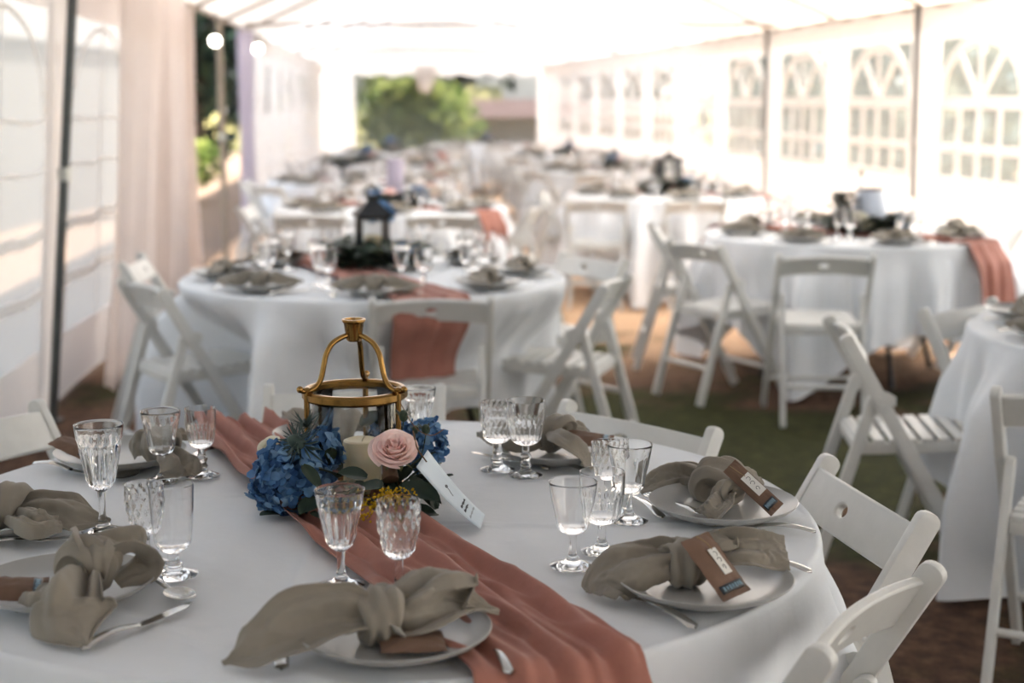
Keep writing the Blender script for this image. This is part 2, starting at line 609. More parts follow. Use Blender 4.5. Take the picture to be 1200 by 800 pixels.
# frame: eave beams, tie beams, rafters, ridge
trim_no = [0]
def trim(mb, mat=None):
    trim_no[0] += 1
    return mb.build('trim_%d' % trim_no[0], mat or M['frame'], kind='structure')
mb = MB(); tube(mb, [V((xl(y, EAVE) + 0.03, y, EAVE - 0.02)) for y in [Y0 + i for i in range(36)]], 0.02, 8); trim(mb)
mb = MB(); tube(mb, [V((XR(y) - 0.03, y, EAVE - 0.02)) for y in [Y0 + i for i in range(36)]], 0.02, 8); trim(mb)
mb = MB(); tube(mb, [V((xmid(y), y, RIDGE - 0.06)) for y in [Y0 + i for i in range(36)]], 0.02, 8); trim(mb)
for y in (-1.9, 2.1, 4.1, 6.1, 8.1, 10.1, 12.1, 14.1, 16.1, 20.1, 24.1, 28.1):
    a, b, c = V((xl(y, EAVE) + 0.03, y, EAVE - 0.02)), V((xmid(y), y, RIDGE - 0.07)), V((XR(y) - 0.03, y, EAVE - 0.02))
    mb = MB(); tube(mb, [a, b, c], 0.019, 8)
    trim(mb)
for y in (15.9, 23.9):
    mb = MB(); tube(mb, [V((xl(y, EAVE) + 0.03, y, EAVE + 0.03)), V((XR(y) - 0.03, y, EAVE + 0.03))], 0.02, 8); trim(mb)

# valance strips hanging under the eaves
for s, nm in ((0, 'left'), (1, 'right')):
    mb = MB()
    def vf(u, v, s=s):
        y = Y0 + 0.3 + (Y1 - Y0 - 0.6) * u
        drop = 0.17 + 0.035 * abs(math.sin(PI * y / 0.42))
        x = (xl(y, EAVE) + 0.05 + 0.012 * math.sin(y * 9)) if s == 0 else (XR(y) - 0.05 - 0.012 * math.sin(y * 9))
        return V((x, y, EAVE - 0.01 - drop * v))
    grid(mb, vf, 480, 3)
    if s == 0:
        mb.f = [f for f in mb.f if not (11.8 < sum(mb.v[i].y for i in f) / 4 < 16.0)]
    trim(mb, M['tent'])

# windows: clear film, white tracery on the right, thin cross threads on the left
win_no = [0]


def strip(mb, pts, w, th, to3):
    """flat band of width w along 2-D pts, as a thin slab"""
    n = len(pts)
    L, R = [], []
    for i, (a, z) in enumerate(pts):
        p, q = pts[max(i - 1, 0)], pts[min(i + 1, n - 1)]
        d = V((q[0] - p[0], q[1] - p[1])).normalized()
        L.append((a - d.y * w / 2, z + d.x * w / 2)); R.append((a + d.y * w / 2, z - d.x * w / 2))
    vs = [to3(*p, -th) for p in L] + [to3(*p, -th) for p in R] + [to3(*p, th) for p in L] + [to3(*p, th) for p in R]
    fs = []
    for i in range(n - 1):
        fs += [(i, i + 1, n + i + 1, n + i), (2 * n + i, 3 * n + i, 3 * n + i + 1, 2 * n + i + 1),
               (i, 2 * n + i, 2 * n + i + 1, i + 1), (n + i, n + i + 1, 3 * n + i + 1, 3 * n + i)]
    fs += [(0, n, 3 * n, 2 * n), (n - 1, 3 * n - 1, 4 * n - 1, 2 * n - 1)]
    mb.add(vs, fs)


def window(side, w):
    a0, a1, z0, z1 = w
    def to3(a, z, off=0.0):
        y = a0 + a
        x = (xl(y, z) - 0.004 + off) if side == 'left' else (XR(y) + 0.004 + off)
        f = 0.012 * nz(y * 2.3, z * 2.0, 1)
        return V((x + f, y, z))
    win_no[0] += 1
    wd, h = a1 - a0, z1 - z0
    mb = MB()
    def wf(u, v): return to3(wd * u + (0.012 * 0), z0 + h * v)
    grid(mb, wf, 14, 12)
    o = mb.build('window_%d' % win_no[0], M['film'] if side == 'left' else M['film_far'], kind='structure', angle=180)
    mb = MB()
    if side == 'right':
        zs = z0 + 0.555 * h                 # spring line of the arch
        c = wd / 2
        bw = 0.065
        def arch(t):
            return (c - (wd / 2 - 0.03) * math.cos(t), zs + (z1 - zs - 0.02) * math.sin(t) ** 0.85 if math.sin(t) > 0 else zs)
        strip(mb, [arch(PI * i / 24) for i in range(25)], 0.085, 0.004, to3)
        strip(mb, [(0.0, zs), (wd, zs)], 0.09, 0.004, to3)
        for e in (0.245, 0.0):
            strip(mb, [(0, z0 + h * e + (0.02 if e == 0 else 0)), (wd, z0 + h * e + (0.02 if e == 0 else 0))], bw, 0.004, to3)
        for e in (0.0, 0.26, 0.5, 0.74, 1.0):
            strip(mb, [(wd * e, z0), (wd * e, zs)], bw * (1.0 if 0 < e < 1 else 1.0), 0.004, to3)
        strip(mb, [(c, zs), (c, z1 - 0.04)], 0.055, 0.004, to3)
        for sgn in (-1, 1):
            strip(mb, [(c, zs), (c + sgn * wd * 0.17, zs + 0.5 * (z1 - zs)), (c + sgn * wd * 0.29, zs + 0.82 * (z1 - zs))], 0.06, 0.004, to3)
        mb.build('tracery', M['tent_right'] if a0 > 10 else M['wall_bright'], o, smooth=False, kind='structure')
    else:
        for zz in (1.36, 1.14, 0.86, 0.6):
            strip(mb, [(wd * i / 8, zz + 0.012 * math.sin(i * 1.7)) for i in range(9)], 0.012 if zz > 1 else 0.05, 0.003, to3)
        strip(mb, [(wd / 2 - (wd / 2 - 0.02) * math.cos(PI * i / 20), 1.36 + 0.45 * math.sin(PI * i / 20)) for i in range(21)], 0.02, 0.003, to3)
        strip(mb, [(wd / 2, z0), (wd / 2, z1)], 0.012, 0.003, to3)
        mb.build('tracery', M['tent'], o, smooth=False, kind='structure')


for k, w in win_left.items(): window('left', w)
for k, w in win_right.items(): window('right', w)


# tent poles
def pole(x0, y, x1, z1, label, r=0.022, mat=None, group=None, y1=None):
    t = thing('tent_pole', label, 'pole', (x0, y, 0), group=group)
    y1 = y if y1 is None else y1
    mb = MB(); tube(mb, [V((0, 0, 0)), V(((x1 - x0), y1 - y, z1))], r, 12); mb.build('shaft', mat or M['pole'], t)
    mb = MB()
    k = 0.52
    tube(mb, [V(((x1 - x0) * k, 0, z1 * k - 0.03)), V(((x1 - x0) * k, 0, z1 * k + 0.03))], r * 1.35, 12)
    mb.build('collar', M['chair_metal'], t)
    mb = MB(); box(mb, (0.012, 0, 0.004), (0.06, 0.07, 0.008)); mb.build('foot_plate', mat or M['pole'], t, bevel=0.002)
    return t


pole(-2.105, 6.7, -1.9, 2.16, 'dark leaning tent pole beside the left window sheet')
pole(XR(12.1) - 0.05, 12.1, XR(12.1) - 0.08, 2.18, 'tall dark pole beside the large arched window at right', 0.024)
pole(XR(16.1) - 0.05, 16.1, XR(16.1) - 0.07, 2.18, 'dark pole between the smaller arched windows of the right wall', 0.024)
pole(XL(13.7) + 0.03, 13.7, XL(13.7) + 0.03, 2.16, 'pale thin pole standing in the open doorway of the left wall', 0.03, M['frame'])


M['sun_reflector'] = simple('sun_reflector_cover', (84, 82, 78), 0.8)
# curtains
def curtain(y0, y1, off0, off1, z0, z1, folds, amp, label, mat, seed, gather=0.0):
    mb = MB()
    rnd = random.Random(seed)
    ph = rnd.uniform(0, 6)
    def cf(u, v):
        z = z0 + (z1 - z0) * v
        g = gather * math.sin(PI * min(1, v * 1.2)) * (1 if v < 0.85 else (1 - v) / 0.15)
        uu = u + (0.5 - u) * g
        y = y0 + (y1 - y0) * uu
        off = off0 + (off1 - off0) * u
        a = amp * (0.6 + 0.4 * math.cos(v * 3 + ph))
        x = XL(y) + LEAN(y) * z / 2.2 + off + a * math.sin(2 * PI * folds * u + ph + 0.7 * math.sin(3 * v)) + 0.4 * a * math.sin(2 * PI * folds * 2.3 * u + 1.3)
        return V((x, y, z + 0.02 * math.sin(5 * u + seed)))
    grid(mb, cf, 90, 24)
    return tag(mb.build('curtain', mat, angle=180, thick=0.002), label, 'curtain')


curtain(7.05, 8.25, 0.22, 0.24, 0.05, 2.14, 6, 0.035, 'sheer white curtain hanging next to the dark leaning pole', M['curtain'], 1, 0.15)
curtain(8.3, 9.9, 0.17, 0.2, 0.04, 2.14, 6, 0.04, 'sheer white curtain behind the chairs of the black lantern table', M['curtain'], 2, 0.1)
curtain(10.2, 11.75, 0.10, 0.05, 0.04, 2.14, 7, 0.035, 'sheer white curtain on the near edge of the open doorway', M['curtain'], 3, 0.05)
curtain(14.7, 15.9, 0.08, 0.10, 0.04, 2.14, 4, 0.045, 'pale lilac curtain tied at the far edge of the open doorway', M['lilac'], 4, 0.1)
mb = MB()
tube(mb, [V((-1.8, Y1 - 0.3, 2.16)), V((-1.8, Y1 - 0.3, 1.9)), V((-1.82, Y1 - 0.3, 1.62))], [0.26, 0.2, 0.1], 16)
tag(mb.build('rolled_curtain', M['tent']), 'rolled white curtain hanging in the middle of the far entrance', 'curtain')

# bulbs of a light string
M['bulb'] = None
t_ = NT('lit_bulb_glass'); e_ = t_.n('ShaderNodeEmission', Strength=9.0); e_.inputs['Color'].default_value = lin((255, 246, 228)); M['bulb'] = t_.surf(e_.outputs['Emission'])
for (px, py, d, lab) in ((252, 48, 12.9, 'lit round bulb hanging over the open doorway'), (302, 57, 15.2, 'lit round bulb hanging by the lilac curtain')):
    p = D(px, py, d)
    t = thing('festoon_bulb', lab, 'light bulb', p)
    mb = MB(); ball(mb, (0, 0, 0), 0.045, 16, 12); mb.build('globe', M['bulb'], t)
    mb = MB(); lathe(mb, [(0, 0.1), (0.016, 0.1), (0.02, 0.04), (0, 0.04)], 12); mb.build('socket', M['black'], t)
    mb = MB(); tube(mb, [V((0, 0, 0.1)), V((0.01, 0.0, 2.2 - p.z))], 0.004, 6); mb.build('cord', M['black'], t)


# outside: trees, bushes, a low building
M['foliage'] = petal_mat('tree_foliage', [(0, lin((60, 84, 44))), (0.5, lin((124, 142, 70))), (1, lin((206, 206, 128)))], transl=0.5)
M['foliage_dark'] = petal_mat('dark_foliage', [(0, lin((16, 32, 28))), (0.6, lin((30, 52, 42))), (1, lin((58, 78, 52)))], transl=0.15)
M['foliage_grey'] = petal_mat('grey_green_foliage', [(0, lin((58, 76, 76))), (0.6, lin((82, 102, 102))), (1, lin((112, 130, 128)))], transl=0.1)
M['bark'] = simple('tree_bark', (82, 68, 54), 0.9, var=0.2, scale=8, bump=0.5)


def tree(x, y, h, rx, rz, mat, label, seed, trunk=0.15, n=1500, leaf=0.22, group=None, bottom=None):
    rnd = random.Random(seed)
    t = thing('tree' if trunk > 0.06 else 'shrub', label, 'tree' if trunk > 0.06 else 'shrub', (x, y, -0.05), group=group)
    cz = h - rz
    mb = MB()
    lobes = [(rnd.uniform(-0.5, 0.5) * rx, rnd.uniform(-0.5, 0.5) * rx, cz + rnd.uniform(-0.5, 0.45) * rz, rnd.uniform(0.45, 0.7)) for _ in range(9)]
    for i in range(n):
        lx, ly, lz, k = rnd.choice(lobes)
        d = V((rnd.gauss(0, 1), rnd.gauss(0, 1), rnd.gauss(0, 1))).normalized() * rnd.uniform(0.6, 1.0) ** 0.5
        p = V((lx + d.x * rx * k, ly + d.y * rx * k, max(lz + d.z * rz * k, 0.1)))
        a = V((rnd.gauss(0, 1), rnd.gauss(0, 1), rnd.gauss(0, 1))).normalized()
        b = a.cross(V((0.3, 0.5, 0.8))).normalized()
        s = leaf * rnd.uniform(0.6, 1.3)
        mb.add([p - a * s, p + b * s * 0.5, p + a * s, p - b * s * 0.5], [(0, 1, 2, 3)])
    mb.build('crown', mat, t, smooth=False, kind='stuff')
    mb = MB()
    tube(mb, [V((0, 0, 0)), V((0.05, 0.02, cz * 0.6)), V((0.02, 0.1, cz + rz * 0.3))], [trunk, trunk * 0.8, trunk * 0.3], 10)
    for k in range(5):
        a = 2 * PI * k / 5 + 0.4
        tube(mb, [V((0.03, 0.03, cz * 0.65)), V((math.cos(a) * rx * 0.5, math.sin(a) * rx * 0.5, cz + 0.1 * rz))], [trunk * 0.5, trunk * 0.15], 6)
    mb.build('trunk', M['bark'], t)
    return t


tree(-5.6, 47, 5.4, 2.4, 2.3, M['foliage'], 'light green tree beyond the far entrance, left side', 11)
tree(-2.6, 44, 2.6, 1.7, 1.25, M['foliage'], 'rounded green bush before the far entrance, in the middle', 12, 0.05)
tree(-2.3, 46, 2.1, 0.9, 1.0, M['foliage'], 'low green bush left of the brown roofed shed', 13, 0.05)
tree(-2.2, 62, 9, 4.5, 4.2, M['foliage_dark'], 'tall dark tree behind the low green bush', 14, 0.25, leaf=0.4)
tree(3.0, 60, 8, 4.0, 3.9, M['foliage_dark'], 'tall dark tree behind the brown roofed shed', 15, 0.25, leaf=0.4)
tree(-9.5, 58, 9, 4.0, 4.3, M['foliage_dark'], 'tall dark tree far beyond the light green tree', 16, 0.25, leaf=0.4)
tree(-6.0, 28.5, 5.2, 1.6, 2.4, M['foliage_dark'], 'dark tree seen through the top of the left doorway', 17, 0.2)
tree(-7.9, 37, 5.5, 1.8, 2.7, M['foliage_dark'], 'dark tree beside the lilac curtain outside the left doorway', 18, 0.2)
tree(-4.55, 19.0, 1.15, 0.42, 0.5, M['foliage'], 'leafy shrub outside the left doorway', 19, 0.03, 700, 0.08)
tree(-4.6, 21.5, 1.0, 0.4, 0.45, M['foliage'], 'low shrub by the pole of the left doorway', 20, 0.03, 700, 0.08)
for i, (x, y) in enumerate(((7.1, 29), (8.2, 26), (6.3, 33.5), (6.2, 38))):
    tree(x, y, 3.0, 1.5, 1.6, M['foliage_grey'], ['grey green bush outside the second arched window', 'wide bush outside the large arched window', 'bush outside the farthest arched windows', 'last bush of the hedge outside the right wall'][i], 30 + i, 0.05, 2200, 0.2)
# unseen trees added to throw shade on the near half of the tent
tree(5.2, 5.0, 12.0, 6.2, 4.0, M['foliage_dark'], 'unseen tree added outside the right wall to shade the tent', 51, 0.28, 4200, 0.55)

tree(-1.5, -5.8, 11.5, 5.2, 3.6, M['foliage_dark'], 'unseen tree added behind the near end to shade the tent', 52, 0.28, 4500, 0.55)
tree(-6.6, 1.0, 10.5, 4.6, 3.2, M['foliage_dark'], 'unseen tree added outside the left wall to shade the tent', 53, 0.28, 3000, 0.55)
# low shed with a brown roof beyond the far entrance
t = thing('garden_shed', 'low brown roofed shed beyond the far entrance', 'shed', (2.2, 52, -0.05))
mb = MB(); box(mb, (0, 0, 0.5), (7, 3, 1.0)); mb.build('wall', simple('shed_boards', (150, 128, 110), 0.9, var=0.15), t)
mb = MB()
mb.add([V((-3.7, -1.8, 0.95)), V((3.7, -1.8, 0.95)), V((3.7, 0, 1.55)), V((-3.7, 0, 1.55)), V((-3.7, 1.8, 0.95)), V((3.7, 1.8, 0.95))],
       [(0, 1, 2, 3), (3, 2, 5, 4), (0, 3, 4), (1, 5, 2), (0, 4, 5, 1)])
mb.build('roof', simple('shed_tiles', (120, 92, 82), 0.9, var=0.2), t, smooth=False)
# bank of sunlit meadow rising behind the shed
mb = MB()
def bank(u, v):
    x, y = -2.1 + 1.9 * u, 54.5 + 3.5 * v
    return V((x, y, -0.05 + 2.05 * v * min(1, 9 * u, 9 * (1 - u)) ** 0.5 + 0.04 * nz(x, y)))
grid(mb, bank, 30, 10)
mb.build('meadow_bank', simple('dry_meadow', (196, 182, 120), 0.95, var=0.15, scale=2), kind='structure', angle=180)

# scatter volume standing in for lens flare over the far part of the tent
t_ = NT('flare_veil_volume')
vs_ = t_.n('ShaderNodeVolumeScatter', Density=0.06, Anisotropy=0.3); vs_.inputs['Color'].default_value = (1.0, 0.95, 0.88, 1)
t_.l(vs_.outputs['Volume'], t_.out.inputs['Volume'])
mb = MB()
ya, yb = 8.9, 31.8
q = []
for y in (ya, yb):
    q += [V((XL(y) + 0.3, y, 0.03)), V((XR(y) - 0.3, y, 0.03)), V((XR(y) - 0.3, y, 2.1)), V(((XL(y) + XR(y)) / 2, y, 3.2)), V((XL(y) + 0.3, y, 2.1))]
mb.add(q, [(0, 1, 2, 3, 4), (9, 8, 7, 6, 5)] + [(i, 5 + i, 5 + (i + 1) % 5, (i + 1) % 5) for i in range(5)])
mb.build('flare_veil', t_.m, kind='stuff', smooth=False)
bpy.data.objects['flare_veil']['label'] = 'added veil standing in for lens flare in the far tent'
bpy.data.objects['flare_veil']['category'] = 'flare_veil'

# invented tent block outside the left wall, added to brighten its window sheets
root = thing('sun_reflector', 'added sun reflector behind the left window sheets', 'tent', (-5.7, 12.5, -0.05))
mb = MB()
box(mb, (-2.0, 6.0, 1.15), (4.0, 12.0, 2.3)); mb.build('side_walls', M['sun_reflector'], root, smooth=False)
mb = MB()
mb.add([V((0.15, -0.1, 2.2)), V((0.15, 12.1, 2.2)), V((-2, 12.1, 3.5)), V((-2, -0.1, 3.5)), V((-4.15, 12.1, 2.2)), V((-4.15, -0.1, 2.2))], [(0, 1, 2, 3), (3, 2, 4, 5), (0, 3, 5), (1, 4, 2), (0, 5, 4, 1)])
mb.build('roof', M['sun_reflector'], root, smooth=False)
# ------------------------------------------------------------------ folding chair (seat 0.45 m, 0.77 m tall)
def bar(mb, p0, p1, w, t, axis=V((1, 0, 0)), round_end=True):
    """flat bar from p0 to p1: t thick along axis, w wide across; rounded far end"""
    d = (p1 - p0); L = d.length; d.normalize()
    n = axis.cross(d).normalized()
    poly = [(0, -w / 2), (L - w / 2, -w / 2)] if round_end else [(0, -w / 2), (L, -w / 2), (L, w / 2)]
    if round_end:
        for i in range(1, 8):
            a = -PI / 2 + PI * i / 8
            poly.append((L - w / 2 + w / 2 * math.cos(a) * 0.75, w / 2 * math.sin(a)))
        poly.append((L - w / 2, w / 2))
    poly.append((0, w / 2))
    R = Matrix((d, n, axis)).transposed().to_4x4()
    R.translation = p0
    return prism(mb, poly, -t / 2, t / 2, R)


def make_chair(label, group=None):
    root = thing('folding_chair', label, 'chair', group=group)
    cm = M['chair']
    F0, F1 = V((0, 0.235, 0)), V((0, -0.215, 0.775))
    ux = V((1, 0, 0))
    up = (F1 - F0).normalized()
    for s in (-1, 1):
        o = V((s * 0.207, 0, 0))
        mb = MB(); bar(mb, F0 + o, F1 + o, 0.042, 0.023)
        leg = mb.build('front_leg', cm, root, bevel=0.004)
        if 1:
            c = F0.lerp(F1, 0.745) + V((s * 0.2192, 0.0, 0))
            nn = ux.cross(up).normalized()
            R = Matrix((up, nn, ux)).transposed().to_4x4(); R.translation = c
            t2 = MB(); prism(t2, [(-0.030, 0.012), (-0.020, -0.012), (-0.034, -0.030), (-0.010, -0.044), (0.014, -0.030), (0.030, -0.010), (0.028, 0.012)], -0.0012, 0.0012, R)
            for q in ((0.014, 0.0), (-0.014, 0.002), (-0.012, -0.032)):
                ball(t2, R @ V((q[0], q[1], s * 0.0015)), 0.0045, 8, 5)
            t2.build('hinge_plate', cm, root, smooth=False)
        o = V((s * 0.181, 0, 0))
        mb = MB(); bar(mb, V((0, -0.285, 0)) + o, V((0, -0.112, 0.59)) + o, 0.036, 0.022)
        mb.build('rear_leg', cm, root, bevel=0.004)
    # seat
    mb = MB()
    tilt = Matrix.Translation((0, 0, 0.445)) @ Matrix.Rotation(math.radians(2.5), 4, 'X')
    for s in (-1, 1):
        box(mb, (s * 0.157, 0.02, -0.018), (0.022, 0.36, 0.034), tilt)
    box(mb, (0, 0.205, -0.018), (0.336, 0.022, 0.034), tilt)
    box(mb, (0, -0.155, -0.018), (0.336, 0.02, 0.034), tilt)
    mb.build('seat_frame', cm, root, bevel=0.003)
    mb = MB()
    for i in range(8):
        box(mb, (0, -0.14 + i * 0.048, 0.005), (0.345, 0.034, 0.012), tilt)
    mb.build('seat', cm, root, bevel=0.003)
    # backrest: curved rail with an oval hand hole
    n = 32
    hw, hh, a, b = 0.06, 0.046, 0.021, 0.0125
    T = Matrix((ux, up, ux.cross(up))).transposed().to_4x4()
    T.translation = F0.lerp(F1, 0.908)
    def bend(x, z, off):
        return V((x, z, -0.02 * (1 - (x / 0.196) ** 2) - off))
    pts_out = []
    for k in range(n):
        q, f = divmod(k, 8); f = f / 8
        pts_out.append([(hw, -hh + 2 * hh * f), (hw - 2 * hw * f, hh), (-hw, hh - 2 * hh * f), (-hw + 2 * hw * f, -hh)][q])
    pts_in = []
    for x, z in pts_out:
        th = math.atan2(z / hh, x / hw)
        pts_in.append((a * math.cos(th), b * math.sin(th)))
    mb = MB()
    TH = 0.017
    for off in (0, TH):
        vs = [bend(x, z, off) for x, z in pts_in] + [bend(x, z, off) for x, z in pts_out]
        mb.add(vs, [(k, (k + 1) % n, n + (k + 1) % n, n + k) for k in range(n)], T)
    vs = [bend(x, z, 0) for x, z in pts_in] + [bend(x, z, TH) for x, z in pts_in]
    mb.add(vs, [(k, (k + 1) % n, n + (k + 1) % n, n + k) for k in range(n)], T)
    for s in (-1, 1):
        zs = sorted(set(round(z, 6) for x, z in pts_out if abs(x - s * hw) < 1e-6))
        xs = [s * (hw + (0.197 - hw) * i / 10) for i in range(11)]
        for off in (0, TH):
            t2 = MB(); grid(t2, lambda u, v: bend(xs[round(u * 10)], zs[round(v * (len(zs) - 1))], off), 10, len(zs) - 1)
            mb.add(t2.v, t2.f, T)
    xs_all = sorted(set([round(x, 6) for x, z in pts_out if abs(abs(z) - hh) < 1e-6] + [round(s * (hw + (0.197 - hw) * i / 10), 6) for s in (-1, 1) for i in range(11)]))
    for z in (-hh, hh):
        t2 = MB(); grid(t2, lambda u, v: bend(xs_all[round(u * (len(xs_all) - 1))], z, TH * v), len(xs_all) - 1, 1)
        mb.add(t2.v, t2.f, T)
    me = mb.mesh('backrest', cm)
    bm = bmesh.new(); bm.from_mesh(me)
    bmesh.ops.remove_doubles(bm, verts=bm.verts, dist=1e-5)
    bmesh.ops.recalc_face_normals(bm, faces=bm.faces)
    bm.to_mesh(me); bm.free()
    me.set_sharp_from_angle(angle=math.radians(40))
    o = bpy.data.objects.new('backrest', me); COL.objects.link(o); o.parent = root
    bv = o.modifiers.new('edge', 'BEVEL'); bv.width = 0.004; bv.segments = 2; bv.limit_method = 'ANGLE'; bv.angle_limit = math.radians(50)
    # cross bars
    mb = MB(); y, z = F0.lerp(F1, 0.19).y, F0.lerp(F1, 0.19).z
    tube(mb, [V((-0.2, y, z)), V((0.2, y, z))], 0.011, 12); mb.build('front_stretcher', cm, root)
    mb = MB(); tube(mb, [V((-0.175, -0.232, 0.175)), V((0.175, -0.232, 0.175))], 0.011, 12)
    mb.build('rear_stretcher', cm, root)
    return root


CHAIR0 = [None]
BACKS = []


def chair(back_x, back_y, fx, fy, label, group=None, tuck=0.0):
    """back_x, back_y: where the top of the backrest is; fx, fy: facing"""
    L = math.hypot(fx, fy); fx, fy = fx / L, fy / L
    BACKS.append((back_x, back_y, fx, fy, tuck))
    rz = math.atan2(-fx, fy)
    loc = (back_x + fx * 0.21, back_y + fy * 0.21, 0)
    if CHAIR0[0] is None:
        CHAIR0[0] = make_chair(label, group)
        c = CHAIR0[0]; c.location = loc; c.rotation_euler = (0, 0, rz)
        return c
    return dup(CHAIR0[0], loc, rz, label, group)


# ------------------------------------------------------------------ tables, cloths, runners
def make_table(label):
    root = thing('folding_table', label, 'table')
    mb = MB(); lathe(mb, [(0, 0.742), (0.742, 0.742), (0.746, 0.735), (0.746, 0.712), (0.74, 0.705), (0, 0.705)], 72)
    mb.build('tabletop', M['table_top'], root)
    for k in range(4):
        a = PI / 4 + PI / 2 * k
        mb = MB()
        tube(mb, [V((0.30 * math.cos(a), 0.30 * math.sin(a), 0.705)), V((0.5 * math.cos(a), 0.5 * math.sin(a), 0.0))], 0.014, 10)
        mb.build('leg', M['black'], root)
    for k in range(2):
        a, b = PI / 4 + PI / 2 * k * 2, PI / 4 + PI / 2 * (2 * k + 1)
        mb = MB()
        tube(mb, [V((0.43 * math.cos(a), 0.43 * math.sin(a), 0.25)), V((0.43 * math.cos(b), 0.43 * math.sin(b), 0.25))], 0.011, 8)
        mb.build('cross_bar', M['black'], root)
    return root


def seats_at(cx, cy):
    """angle and seat-front radius of the chairs tucked in at a table"""
    out = []
    for bx, by, fx, fy, tuck in BACKS:
        d = math.hypot(bx - cx, by - cy)
        if d < 1.2 and tuck:
            px, py = bx + fx * 0.43 - cx, by + fy * 0.43 - cy     # middle of the seat's front edge
            out.append((math.atan2(by - cy, bx - cx), max(0.36, d - 0.44), tuck))
    return out


def pushed(r, th, dr, seats, blend=0.22):
    """the cloth hangs inside the front edge of a tucked-in seat"""
    for a, rf, tuck in seats:
        dt = abs((th - a + PI) % (2 * PI) - PI)
        half = math.atan2(0.215, rf)
        if dt > half + blend: continue
        rc = max((rf - 0.02) / math.cos(min(dt, half)), 0.8 - tuck)
        k = smooth01((half + blend - dt) / blend) * smooth01(dr / 0.27)
        if rc < r: r = r + (rc + 0.25 * (r - 0.8) - r) * k
    return r


def cloth(cx, cy, R, h, rot, seed, label, group=None, fine=True):
    rnd = random.Random(seed)
    nt = 420 if fine else 160
    p1, p2, p3, p4 = (rnd.uniform(0, 6.28) for _ in range(4))
    ZT = 0.7495
    mb = MB()
    tops = 80 if fine else 10
    drops = 26 if fine else 14
    seats = seats_at(cx, cy)
    creases = [(rnd.uniform(0, PI), rnd.uniform(-0.6, 0.6), rnd.uniform(0.0015, 0.004)) for _ in range(13)]
    def top(x, y, r):
        z = ZT
        if fine:
            z += 0.005 * nz(x * 4 + seed, y * 4) + 0.004 * nz(x * 14 + 3 * y, y * 5 + seed) - 0.003
            for a, o, am in creases:
                dd = x * math.cos(a) + y * math.sin(a) - o
                z += am * math.exp(-(dd / 0.008) ** 2) * (0.5 + 0.5 * math.sin(3 * (x * math.sin(a) - y * math.cos(a)) + o * 9))
        return z
    er = 0.014
    rows = []
    for i in range(tops + 1):
        rows.append(('t', (R - er) * (i / tops) ** 0.9))
    for i in range(1, 5): rows.append(('e', i / 4))
    for i in range(1, drops + 1): rows.append(('d', (i / drops) ** 1.15))
    n_f = 15
    def fn(ri, k):
        kind, q = rows[ri]
        th = 2 * PI * k / nt
        c, s = math.cos(th), math.sin(th)
        if kind == 't':
            x, y = q * c, q * s
            return V((cx + x, cy + y, top(x, y, q)))
        a = PI / 2 * (q if kind == 'e' else 1)
        if kind == 'e':
            rr = R - er + er * math.sin(a)
            return V((cx + rr * c, cy + rr * s, ZT - er * (1 - math.cos(a))))
        tl = th - rot
        Lh = h / (abs(math.cos(tl)) ** 7 + abs(math.sin(tl)) ** 7) ** (1 / 7)
        dmax = min(Lh - R, 0.735)
        dr = dmax * q
        corner = smooth01((Lh / h - 1.03) / 0.3)
        f = math.sin(n_f * th + p1 + 0.9 * math.sin(3 * th + p2)) + 0.35 * math.sin(2.3 * n_f // 1 * th + p3)
        f = (f if f > 0 else f * 0.6)
        amp = (0.004 + 0.05 * smooth01(dr / 0.2) + 0.06 * smooth01(dr / 0.5)) * (0.6 + 0.75 * corner)
        rr = pushed(R + amp * (f + 0.45) + 0.02 * dr, th, dr, seats)
        th2 = th + 0.02 * math.sin(n_f * th + p4) * smooth01(dr / 0.4)
        z = ZT - er - dr
        return V((cx + rr * math.cos(th2), cy + rr * math.sin(th2), max(z, 0.012 + 0.004 * math.sin(9 * th))))
    nr = len(rows)
    vs = [fn(i, k) for i in range(nr) for k in range(nt)]
    fs = [(i * nt + k, (i + 1) * nt + k, (i + 1) * nt + (k + 1) % nt, i * nt + (k + 1) % nt) for i in range(1, nr - 1) for k in range(nt)]
    fs += [(0, nt + k, nt + (k + 1) % nt) for k in range(nt)]
    mb.add(vs, fs)
    o = mb.build('tablecloth', M['cloth'], angle=180)
    return tag(o, label, 'tablecloth', group)


